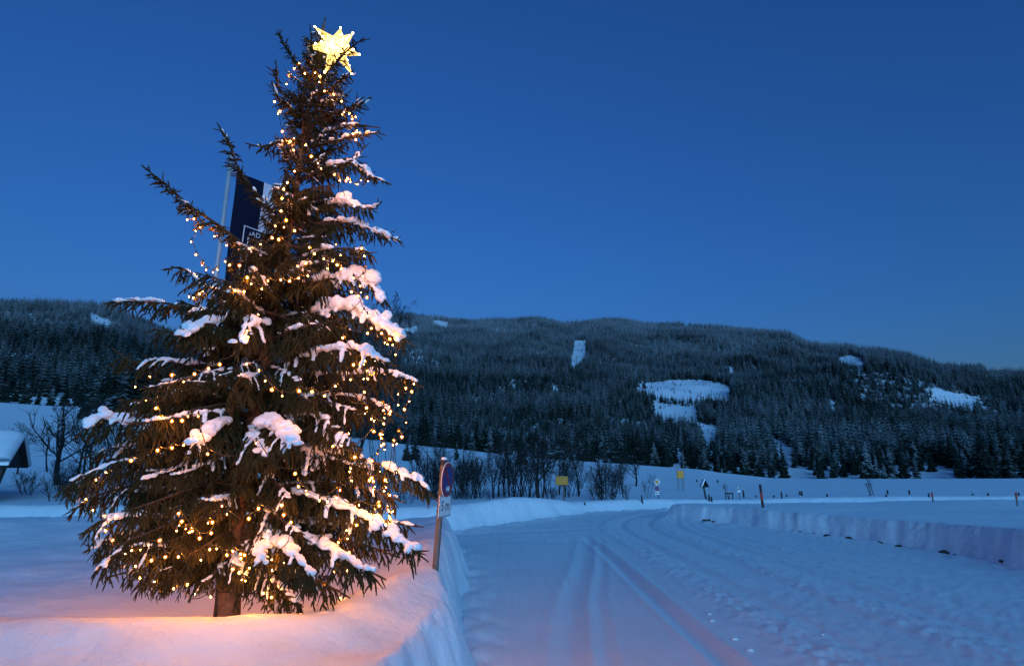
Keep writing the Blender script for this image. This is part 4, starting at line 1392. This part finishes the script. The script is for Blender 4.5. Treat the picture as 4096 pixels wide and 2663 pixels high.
CLOUD = bpy.data.textures.new('snow_lumps', 'CLOUDS'); CLOUD.noise_scale = 0.055; CLOUD.noise_depth = 2
def snow_blobs(main, lats, amount, seed, scale=1.0):
    """lumpy snow lying on a bough, fused into one skin"""
    rng = np.random.default_rng(seed)
    iv, jf = ico(2)
    V, F, n = [], [], 0
    def blob(c, t, a, b, h):
        nonlocal n
        t = t / (np.linalg.norm(t) + 1e-9)
        s = np.cross(t, UP); s /= np.linalg.norm(s) + 1e-9
        u = np.cross(s, t)
        V.append(c + iv[:, :1] * a * t + iv[:, 1:2] * b * s + iv[:, 2:] * h * u); F.append(jf + n); n += len(iv)
    s = 0.22 + rng.uniform(0, 0.1)
    K = len(main) - 1
    ln = np.linalg.norm(np.diff(main, axis=0), axis=1).sum()
    gate = rng.uniform(0, 10)
    while s < 0.93:
        q = s * K; j = min(int(q), K - 1)
        p = main[j] + (main[j + 1] - main[j]) * (q - j); t = main[j + 1] - main[j]
        w = amount * (0.7 + 0.5 * float(vnoise(np.array(s * 6 + gate), np.array(0.3), seed))) * (0.55 + 0.6 * math.sin(math.pi * min(1, s * 1.02)))
        if float(vnoise(np.array(s * 4.5 + gate), np.array(7.7), seed)) > -0.45 + 0.45 * (1 - min(1, amount)):
            b = (0.018 + 0.056 * w) * rng.uniform(0.6, 1.4); h = (0.012 + 0.038 * w) * rng.uniform(0.6, 1.4)
            a = rng.uniform(0.05, 0.09) * (0.7 + 0.5 * w)
            blob(p + UP * (h * 0.55 + 0.004) + np.append(rng.normal(0, 0.018 + 0.02 * w, 2), 0), t, a, b, h)
            if w > 0.75:
                blob(p + UP * (h * 1.1) + rng.normal(0, 0.02, 3), t, a * 0.8, b * 0.7, h * 0.8)
        s += 0.055 / ln * rng.uniform(0.7, 1.3)
    for line, sl in lats:
        if rng.random() > 0.30 * min(1.6, amount + 0.15) or sl > 0.9:
            continue
        w = amount * rng.uniform(0.4, 1.0)
        m = len(line) - 1
        stop = rng.uniform(0.4, 0.95)
        q = 0.0
        L = np.linalg.norm(np.diff(line, axis=0), axis=1).sum()
        while q < stop:
            x = q * m; j = min(int(x), m - 1)
            p = line[j] + (line[j + 1] - line[j]) * (x - j); t = line[j + 1] - line[j]
            b = (0.013 + 0.028 * w * (1 - q * 0.6)) * rng.uniform(0.8, 1.3); h = b * rng.uniform(0.45, 0.75)
            blob(p + UP * (h * 0.5 + 0.004), t, 0.045, b, h)
            q += 0.04 / max(L, 0.05)
    if not V:
        return None
    me = bpy.data.meshes.new('snow_raw')
    me.from_pydata(np.concatenate(V).tolist(), [], np.concatenate(F).tolist())
    o = bpy.data.objects.new('snow_raw', me); COL.objects.link(o)
    r = o.modifiers.new('r', 'REMESH'); r.mode = 'VOXEL'; r.voxel_size = 0.0105 * scale; r.use_smooth_shade = True
    dm = o.modifiers.new('d', 'DISPLACE'); dm.texture = CLOUD; dm.strength = 0.045; dm.mid_level = 0.55
    s_ = o.modifiers.new('s', 'SMOOTH'); s_.factor = 0.5; s_.iterations = 3
    bpy.context.view_layer.update()
    out = bpy.data.meshes.new_from_object(o.evaluated_get(bpy.context.evaluated_depsgraph_get()))
    bpy.data.objects.remove(o)
    out.name = 'snow'
    out.materials.clear(); out.materials.append(M['snow_pad'])
    return out

tree = empty('christmas_tree', TB, 'tall snow-laden spruce hung with warm lights and topped by a star', 'tree')
tb = MB()
zz = np.linspace(TB[2] - 0.2, TT[2], 26)
tp = np.array([axis(z) for z in zz])
tp[:, 1] = 6.0
tp[:, 0] += 0.015 * np.sin(zz * 3)
M['bark'].node_tree.nodes['Principled BSDF'].inputs['Specular IOR Level'].default_value = 0.1
tb.tube(tp, np.interp(zz, [TB[2] - 0.2, TB[2] + 0.15, TB[2] + 0.6, 4, TT[2]], [0.15, 0.125, 0.105, 0.05, 0.009]), 12)
tb.build('trunk', M['bark'], tree, smooth=True)

def attach(mesh, name, parent):
    o = bpy.data.objects.new(name, mesh); COL.objects.link(o); o.parent = parent
    return o

KEY = [  # trunk-to-tip line in picture rows, depth of the tip, snow, side-bough length, droop
    ([(1150, 930), (1095, 855), (1048, 803), (996, 736), (950, 669), (921, 581), (867, 490)], 6.0, 0.12, 0.24, 0.25),
    ([(1110, 1060), (996, 995), (903, 922), (820, 865), (748, 814), (655, 731), (567, 664)], 5.8, 0.28, 0.28, 0.45),
    ([(1100, 1240), (1000, 1200), (836, 1150), (779, 1108), (717, 1067), (655, 1082)], 5.9, 0.25, 0.32, 1.0),
    ([(1090, 1290), (900, 1255), (719, 1224), (636, 1209), (486, 1206), (414, 1214)], 6.1, 0.55, 0.36, 0.8),
    ([(1080, 1300), (987, 1275), (858, 1280), (770, 1320), (713, 1358)], 4.95, 1.15, 0.40, 1.0),
    ([(1080, 1310), (1040, 1290), (990, 1300), (960, 1400)], 4.8, 1.1, 0.36, 1.1),
    ([(1060, 1480), (900, 1465), (770, 1457), (641, 1441), (532, 1446), (445, 1390)], 5.8, 0.85, 0.40, 0.9),
    ([(1030, 1540), (858, 1555), (693, 1581), (595, 1601), (460, 1643)], 5.6, 0.8, 0.38, 1.0),
    ([(1000, 1740), (840, 1725), (667, 1710), (512, 1690), (419, 1671), (357, 1700), (300, 1751)], 5.3, 1.5, 0.48, 1.0),
    ([(990, 1720), (910, 1690), (830, 1730), (760, 1800)], 4.75, 1.2, 0.42, 1.0),
    ([(1000, 1730), (1070, 1705), (1130, 1730), (1185, 1800)], 4.65, 1.25, 0.42, 1.0),
    ([(960, 1890), (760, 1850), (600, 1845), (460, 1850), (326, 1907), (212, 1990)], 5.6, 0.2, 0.55, 1.0),
    ([(940, 2180), (770, 2083), (533, 2067), (400, 2083), (315, 2150)], 5.5, 1.1, 0.52, 1.0),
    ([(930, 2230), (760, 2200), (560, 2180), (440, 2230), (380, 2300)], 5.1, 0.15, 0.40, 0.9),
    ([(930, 2280), (800, 2250), (680, 2290), (610, 2340)], 5.9, 0.2, 0.34, 0.7),
    ([(1265, 330), (1330, 270), (1385, 207), (1458, 152)], 5.5, 0.0, 0.13, 0.1),
    ([(1250, 420), (1340, 340), (1416, 280)], 5.5, 0.1, 0.13, 0.15),
    ([(1225, 350), (1170, 230), (1105, 127)], 6.0, 0.0, 0.13, 0.1),
    ([(1235, 420), (1125, 370), (1102, 242)], 6.0, 0.0, 0.13, 0.1),
    ([(1225, 480), (1120, 400), (1086, 325)], 5.9, 0.1, 0.15, 0.2),
    ([(1262, 300), (1250, 210), (1243, 129)], 5.6, 0.0, 0.12, 0.1),
    ([(1240, 480), (1380, 440), (1455, 389)], 6.0, 0.2, 0.16, 0.2),
    ([(1235, 500), (1390, 450), (1486, 387)], 6.1, 0.2, 0.16, 0.2),
    ([(1230, 560), (1400, 505), (1520, 511)], 6.0, 0.4, 0.18, 0.4),
    ([(1220, 600), (1400, 550), (1517, 529)], 5.9, 0.3, 0.18, 0.4),
    ([(1225, 560), (1150, 560), (1050, 585), (985, 575)], 5.9, 0.25, 0.2, 0.7),
    ([(1205, 720), (1350, 670), (1420, 640), (1458, 583)], 5.9, 0.2, 0.22, 0.4),
    ([(1200, 730), (1330, 665), (1430, 655), (1480, 700), (1563, 739)], 5.8, 0.7, 0.24, 0.7),
    ([(1180, 870), (1300, 822), (1400, 815), (1480, 835), (1529, 806)], 5.8, 1.1, 0.28, 0.8),
    ([(1160, 900), (1350, 890), (1490, 920), (1612, 971)], 6.0, 0.8, 0.28, 0.8),
    ([(1140, 1060), (1300, 1000), (1450, 1000), (1500, 1040)], 5.6, 0.5, 0.30, 0.7),
    ([(1110, 1210), (1300, 1120), (1430, 1120), (1510, 1160), (1570, 1245)], 5.9, 1.7, 0.30, 0.8),
    ([(1090, 1330), (1230, 1265), (1390, 1235), (1520, 1290), (1660, 1385)], 5.7, 2.1, 0.34, 0.9),
    ([(1070, 1490), (1180, 1440), (1300, 1405), (1420, 1395), (1500, 1430), (1588, 1466)], 4.9, 1.1, 0.38, 1.0),
    ([(1060, 1540), (1250, 1500), (1420, 1500), (1570, 1490), (1697, 1552)], 5.7, 0.7, 0.38, 1.0),
    ([(1050, 1600), (1300, 1580), (1470, 1600), (1615, 1670)], 5.9, 0.5, 0.38, 1.0),
    ([(1020, 1700), (1250, 1660), (1330, 1720), (1452, 1800)], 5.0, 0.8, 0.40, 1.0),
    ([(1000, 1890), (1200, 1815), (1350, 1810), (1480, 1845), (1640, 1900), (1750, 2004)], 5.5, 1.45, 0.42, 0.9),
    ([(980, 1990), (1200, 1975), (1350, 2020), (1480, 2070), (1600, 2160), (1714, 2246)], 5.1, 1.15, 0.42, 0.9),
    ([(980, 2060), (1300, 2100), (1500, 2085), (1694, 2107)], 6.0, 0.7, 0.36, 0.8),
    ([(960, 2150), (1180, 2165), (1300, 2190), (1420, 2255), (1543, 2316)], 5.0, 1.15, 0.40, 0.9),
    ([(950, 2200), (1080, 2140), (1130, 2180), (1200, 2240), (1290, 2370)], 4.75, 0.9, 0.36, 1.0),
    ([(950, 2210), (1080, 2130), (1040, 2190), (1050, 2280)], 4.85, 1.2, 0.32, 1.0),
    ([(930, 2290), (1100, 2270), (1250, 2310), (1400, 2390)], 5.5, 0.5, 0.38, 0.9),
    ([(945, 2300), (1060, 2310), (1170, 2375)], 5.6, 0.3, 0.30, 0.9),
    ([(935, 2260), (720, 2250), (540, 2280), (420, 2310)], 5.7, 0.2, 0.42, 0.9),
    ([(945, 2120), (700, 2120), (480, 2140), (330, 2210)], 5.9, 0.3, 0.46, 1.0),
    ([(965, 1960), (760, 1960), (500, 1950), (330, 2010), (270, 2080)], 5.9, 0.3, 0.50, 1.0),
    ([(990, 1820), (760, 1790), (520, 1780), (330, 1830)], 6.0, 0.4, 0.50, 1.0),
    ([(1000, 1960), (1250, 1930), (1450, 1950), (1620, 2010)], 5.8, 0.4, 0.44, 1.0),
    ([(975, 2130), (1250, 2150), (1430, 2170), (1600, 2230)], 5.7, 0.4, 0.42, 0.9),
]
for i, (pp, Yt, snow, ll, dr) in enumerate(KEY):
    n = len(pp)
    pts = []
    for j, (px, py) in enumerate(pp):
        f = j / (n - 1)
        pts.append(at(px, py, 6.0 + (Yt - 6.0) * f))
    zb = pts[0][2]
    pts[0] = axis(zb)
    pts = np.array(pts) - TB
    ln = np.linalg.norm(np.diff(pts, axis=0), axis=1).sum()
    mb, main, lats = make_branch(pts, 0.008 + 0.010 * ln, 700 + i, ll, dr, bare_tip=0.17)
    br = attach(mb.mesh('branch', [M['twigwood'], M['needle']]), 'branch', tree)
    if snow > 0.05:
        sm = snow_blobs(main, lats, snow * 0.70, 840 + i)
        if sm is not None:
            attach(sm, 'snow', br)

# boughs that fill the crown, from a few shapes turned and scaled round the stem
LIB = []
for i in range(9):
    kind = i // 3
    L = (1.5, 1.0, 0.55)[kind]
    rg = np.random.default_rng(900 + i)
    s = np.linspace(0, 1, 7)
    if kind == 0:
        z = L * (0.10 * s - 0.42 * s ** 2 + 0.16 * s ** 4)
    elif kind == 1:
        z = L * (0.30 * s - 0.38 * s ** 2 + 0.12 * s ** 4)
    else:
        z = L * (0.40 * s - 0.05 * s ** 2 + 0.15 * s ** 3)
    y = L * rg.uniform(-0.12, 0.12) * s ** 2
    pts = np.stack([L * s * 0.97, y, z], 1)
    mb, main, lats = make_branch(pts, 0.012 + 0.010 * L, 920 + i, (0.50, 0.36, 0.20)[kind], (1.0, 0.85, 0.45)[kind], inner=0.18)
    me = mb.mesh('branch', [M['twigwood'], M['needle']])
    sn = snow_blobs(main, lats, (0.45, 0.35, 0.15)[kind], 950 + i)
    LIB.append((L, me, sn))
rg = np.random.default_rng(77)
z = TB[2] + 0.80
ztop = at(1285, 180, 6.0)[2]
while z < ztop:
    f = (z - TB[2]) / (ztop - TB[2])
    kind = 0 if f < 0.42 else (1 if f < 0.72 else 2)
    nb = 10 if f < 0.55 else 8
    a0 = rg.uniform(0, 6.28)
    for j in range(nb):
        phi = a0 + j * 2 * math.pi / nb + rg.normal(0, 0.2)
        rch = reach(z, phi) * rg.uniform(0.58, 0.98)
        L, me, sn = LIB[kind * 3 + int(rg.integers(0, 3))]
        sc_ = rch / L
        p = axis(z + rg.uniform(-0.09, 0.09)) - TB
        br = attach(me, 'branch', tree)
        br.location = [float(c) for c in p]
        br.rotation_euler = (rg.normal(0, 0.12), rg.normal(0, 0.10), phi)
        k = min(1.25, max(0.6, sc_))
        br.scale = (sc_, k, k)
        if sn is not None and rg.random() < 0.5:
            attach(sn, 'snow', br)
    z += 0.20 - 0.06 * f
# leading shoot
lead = Foliage(990)
a, b = axis(TT[2] - 0.42) - TB, TT - TB
for q in range(6):
    p0, p1 = a + (b - a) * q / 6, a + (b - a) * (q + 1) / 6
    lead.shoot(p0, (p0 + p1) / 2, p1, 0.010)
for q in range(5):
    an = q * 1.26
    e = np.array([math.cos(an) * 0.6, math.sin(an) * 0.6, 0.75])
    p0 = a + (b - a) * 0.25
    lead.shoot(p0, p0 + e * 0.09, p0 + e * 0.19, 0.010)
lead.wood([a - UP * 0.1, b], [0.01, 0.005], 5)
attach(lead.finish().mesh('leader', [M['twigwood'], M['needle']]), 'leader', tree)

# ------------------------------------------------------------------ star
def star():
    Yc = 5.88
    c = at(1346, 190, Yc)
    o = empty('star_lantern', c, 'glowing yellow many-pointed star lantern at the top of the tree', 'star')
    tips = [(1261, 110, 0.02), (1230, 189, -0.02), (1300, 292, -0.06), (1408, 298, 0.0), (1438, 221, 0.03), (1412, 136, 0.08), (1362, 118, -0.22)]
    R0 = 0.10
    for k, (px, py, dy) in enumerate(tips):
        t = at(px, py, Yc + dy)
        d = t - c; L = np.linalg.norm(d); d /= L
        if k == 6:
            L = max(L, 0.26)
        a = np.cross(d, np.array([0, 1.0, 0])); a /= np.linalg.norm(a); b = np.cross(d, a)
        base = [c + d * 0.07 + R0 * (math.cos(q) * a * 0.78 + math.sin(q) * b * 0.8) for q in (0.785, 2.356, 3.927, 5.498)]
        tip = c + d * L
        m = MB()
        m.add(base + [tip], [(0, 1, 4), (1, 2, 4), (2, 3, 4), (3, 0, 4)])
        sp = m.build('star_point', M['star_pane'], o)
        w = MB()
        for q in base:
            w.tube([q, tip], 0.0035, 4)
        for i in range(4):
            w.tube([base[i], base[(i + 1) % 4]], 0.0035, 4)
            for f0, f1 in ((0.25, 0.5), (0.5, 0.75)):
                w.tube([base[i] + (tip - base[i]) * f0, base[(i + 1) % 4] + (tip - base[(i + 1) % 4]) * f1], 0.0025, 3)
        w.build('wire', M['star_wire'], sp)
        for f in (0.98, 0.62, 0.35):
            bb = MB()
            q = base[k % 4] + (tip - base[k % 4]) * f if f < 0.9 else tip
            bb.add(ico(1)[0] * 0.011 + q + np.array([0, -0.012, 0]), ico(1)[1])
            bb.build('bulb', M['star_bulb'], sp, smooth=True)
    m = MB(); m.add(ico(2)[0] * 0.085 + c, ico(2)[1]); m.build('core', M['star_core'], o, smooth=True)
    m = MB(); m.tube([c - UP * 0.05 + np.array([-0.02, 0.1, 0]), axis(c[2] - 0.45)], 0.008, 6); m.build('bracket', M['cable'], o)
star()

# ------------------------------------------------------------------ strings of lights
def crop(x0, y0, s, pts):
    return [(x0 + x * s, y0 + y * s) for x, y in pts]
B = []
B += crop(900, 40, .3878, [(767, 550), (824, 657), (714, 610), (660, 678), (636, 768), (979, 687), (973, 745), (930, 650), (1027, 838), (1123, 873), (1204, 945), (511, 948), (567, 1048), (548, 1070), (1228, 1055), (1210, 1080), (1283, 1072), (1348, 1105), (1312, 1127), (592, 1255), (633, 1348), (673, 1358), (712, 1327), (833, 1396), (709, 1447), (890, 1510), (1350, 1262), (1322, 1280), (1348, 1340), (1361, 1245)])
B += crop(500, 400, .517, [(1440, 437), (1492, 492), (1517, 532), (1312, 553), (1620, 578), (1662, 623), (1710, 628), (1722, 608), (1744, 637), (1800, 655), (1825, 625), (1880, 628), (1257, 640), (1228, 690), (1215, 762), (1207, 860), (1247, 932), (1163, 975), (1230, 985), (1314, 1012), (477, 845), (482, 928), (532, 921), (583, 985), (545, 1013), (677, 1000), (692, 1055), (512, 1097), (787, 1125), (851, 1115), (962, 1150), (548, 1197), (600, 1262), (597, 1278), (628, 1315), (680, 1335), (714, 1311), (775, 1250), (808, 1277), (885, 1280), (1138, 1067), (1190, 1080), (1048, 1118), (1425, 1142), (1465, 1191), (1538, 1230), (1609, 1245), (1642, 1277), (1675, 1307), (1568, 1303), (1400, 1262), (1337, 1286), (1414, 1360), (1343, 1378), (1273, 1401), (1205, 1392), (1103, 1398), (1830, 1148), (1852, 1207), (1862, 1288), (1842, 1363), (1766, 1378), (1820, 1440), (1752, 1483), (1803, 1518), (1872, 1528), (945, 1374), (977, 1423), (1058, 1462), (920, 1484), (814, 1448), (851, 1475), (602, 1486), (577, 1499), (494, 1521), (527, 1531)])
B += crop(150, 1100, .517, [(1707, 306), (1620, 433), (1628, 480), (1411, 691), (1323, 723), (1215, 765), (1040, 773), (1130, 825), (870, 785), (757, 864), (837, 972), (1618, 688), (917, 1030), (942, 1101), (1040, 1129), (1118, 1125), (1164, 1096), (1243, 1093), (1258, 1230), (1130, 1315), (1316, 1384), (1040, 1337), (930, 1355), (823, 1394), (723, 1434), (530, 1526), (1690, 1300)])
B += crop(1000, 1100, .4525, [(1006, 325), (1037, 363), (1072, 472), (1163, 516), (1237, 566), (1190, 596), (1216, 611), (1260, 618), (1287, 704), (820, 556), (914, 793), (1013, 760), (1030, 843), (1109, 871), (1003, 793), (888, 925), (1042, 918), (755, 981), (658, 1066), (548, 1029), (433, 1024), (285, 1068), (193, 1013), (134, 936), (80, 843), (1009, 1035), (1377, 944), (1450, 961), (1377, 1001), (1430, 1029), (1309, 1053), (1406, 1117), (1310, 1147), (1229, 1165), (1180, 1195), (1240, 1203), (1233, 1225), (1030, 1172), (1365, 1187), (1188, 1262), (1073, 1272), (1182, 1313), (1380, 1303), (1314, 1376), (1095, 1382), (1152, 1407), (1170, 1408), (1342, 1430), (1295, 1493), (1263, 1502), (1163, 1507), (1180, 1493), (733, 1513)])
B += crop(900, 1750, .59, [(996, 156), (880, 132), (833, 92), (852, 207), (845, 230), (858, 292), (780, 355), (978, 290), (995, 272), (1005, 295), (1085, 287), (1092, 338), (1078, 360), (1003, 355), (1003, 372), (1117, 390), (1043, 435), (1045, 460), (1104, 462), (1107, 482), (1112, 499), (1137, 500), (1117, 533), (1120, 549), (1042, 548), (1003, 530), (757, 410), (694, 433), (640, 424), (548, 360), (557, 381), (497, 330), (475, 243), (384, 457), (447, 573), (398, 523), (907, 457), (825, 628), (890, 592), (988, 605), (999, 625), (1065, 590), (1090, 588), (1110, 577), (1113, 600), (1123, 614), (830, 685), (768, 710), (841, 777), (766, 795), (736, 910), (825, 897), (817, 984), (677, 993), (783, 1084), (163, 548), (53, 769), (13, 795), (107, 788), (133, 795), (107, 818), (233, 795), (317, 827), (367, 808), (403, 765), (400, 845), (320, 897), (164, 883), (97, 910), (53, 890), (115, 962), (137, 968), (308, 965), (260, 1053), (315, 1080), (227, 480)])
B += crop(150, 1700, .517, [(330, 489), (343, 412), (452, 422), (373, 571), (428, 657), (516, 700), (527, 815), (580, 888), (642, 950), (730, 970), (797, 964), (678, 994), (705, 1020), (627, 1060), (655, 1097), (760, 1090), (945, 891), (860, 926), (793, 1180), (905, 1210), (957, 1283), (1053, 1262), (1158, 1232), (1340, 1328), (1092, 683), (1117, 744), (1097, 774), (1076, 817), (1147, 802), (1175, 829), (1197, 818), (1197, 793), (1255, 873), (1344, 835), (1352, 750), (1318, 756), (1387, 955), (1333, 960), (1263, 1043), (1090, 1018), (990, 1018), (882, 1045), (1512, 1113), (1635, 722), (1465, 690), (1427, 625)])
rg = np.random.default_rng(31)
def bulb_pos(px, py):
    z = at(px, py, 5.5)[2]
    for _ in range(3):
        ax_ = axis(z)
        f = np.interp(z, ENV_Z, ENV[:, 3])
        dx = at(px, py, 6.0)[0] - ax_[0]
        side = np.interp(z, ENV_Z, ENV[:, 2 if dx > 0 else 1])
        q = max(0.0, 1 - (dx / (side * 1.02)) ** 2)
        Yb = 6.0 - f * math.sqrt(q) * 0.82 - 0.06
        z = at(px, py, Yb)[2]
    return at(px, py, Yb + rg.uniform(-0.05, 0.05))
BP = [bulb_pos(*p) for p in B]
for i in range(220):               # rest of the string round the far side, added unseen to light the snow
    zq = np.interp(rg.uniform(0, 1), [0, 0.6, 1], [TB[2] + 0.45, TB[2] + 2.2, TB[2] + 4.5])
    ph = rg.uniform(R(15), R(165)) if i < 150 else rg.uniform(R(95), R(170))
    q = axis(zq)
    rc = reach(zq, ph) * rg.uniform(0.86, 0.98)
    BP.append(np.array([q[0] + rc * math.cos(ph), 6.0 + rc * math.sin(ph), zq - 0.10 * rc]))
BP = np.array(BP)
bi = ico(2)
bulb_mesh = MB(); bulb_mesh.add(bi[0] * np.array([0.0052, 0.0052, 0.0060]), bi[1])
bulb_mesh.add(bi[0] * np.array([0.0165, 0.0165, 0.0180]), bi[1], 1)  # added glowing shell, the glare halo made as geometry
bulb_me = bulb_mesh.mesh('bulb', [M['bulb'], M['bulb_halo']], True)
BS = [0.7, 1.12, 0.86, 0.62, 1.0]
zs = np.sort(BP[:, 2])
cuts = [zs[0] - 1, zs[len(zs) // 3], zs[2 * len(zs) // 3], zs[-1] + 1]
names = ['string of warm lights looped through the lowest boughs near the snow', 'string of warm lights wound around the middle boughs of the Christmas tree', 'string of warm lights climbing to the star at the treetop']
for k in range(3):
    sel = np.where((BP[:, 2] > cuts[k]) & (BP[:, 2] <= cuts[k + 1]))[0]
    org = BP[sel].mean(0)
    s_ = empty('light_string', org, names[k], 'lights')
    cab = MB()
    left = list(sel)
    cur = left.pop(int(np.argmin(BP[left, 2])))
    def socket(i):
        cab.tube([BP[i] + UP * 0.012, BP[i] + UP * 0.045], 0.0065, 6)
    socket(cur)
    while left:
        d = np.linalg.norm(BP[left] - BP[cur], axis=1)
        j = int(np.argmin(d)); nx = left.pop(j)
        a, b = BP[cur] + UP * 0.042, BP[nx] + UP * 0.042
        if True:
            mid = (a + b) / 2 - UP * (0.05 * min(d[j], 0.5) / 0.2) + np.array([0, 0.03 if d[j] < 0.42 else 0.45, 0])
            pts, _ = resample([a, mid, b], 7)
            cab.tube(pts, 0.0038, 4, caps=False)
        socket(nx)
        cur = nx
    if k == 0:
        p = at(868, 2425, 5.75); p[2] -= 0.1
        cab.tube([p, at(866, 2380, 5.7), at(872, 2330, 5.65), BP[cur] if False else at(900, 2260, 5.6)], 0.012, 6)
    cab.build('cable', M['cable'], s_)
    for i in sel:
        o = bpy.data.objects.new('bulb', bulb_me); COL.objects.link(o); o.parent = s_
        o.location = [float(c) for c in BP[i] - org]
        o.scale = (BS[(i * 7 + i // 5) % 5],) * 3
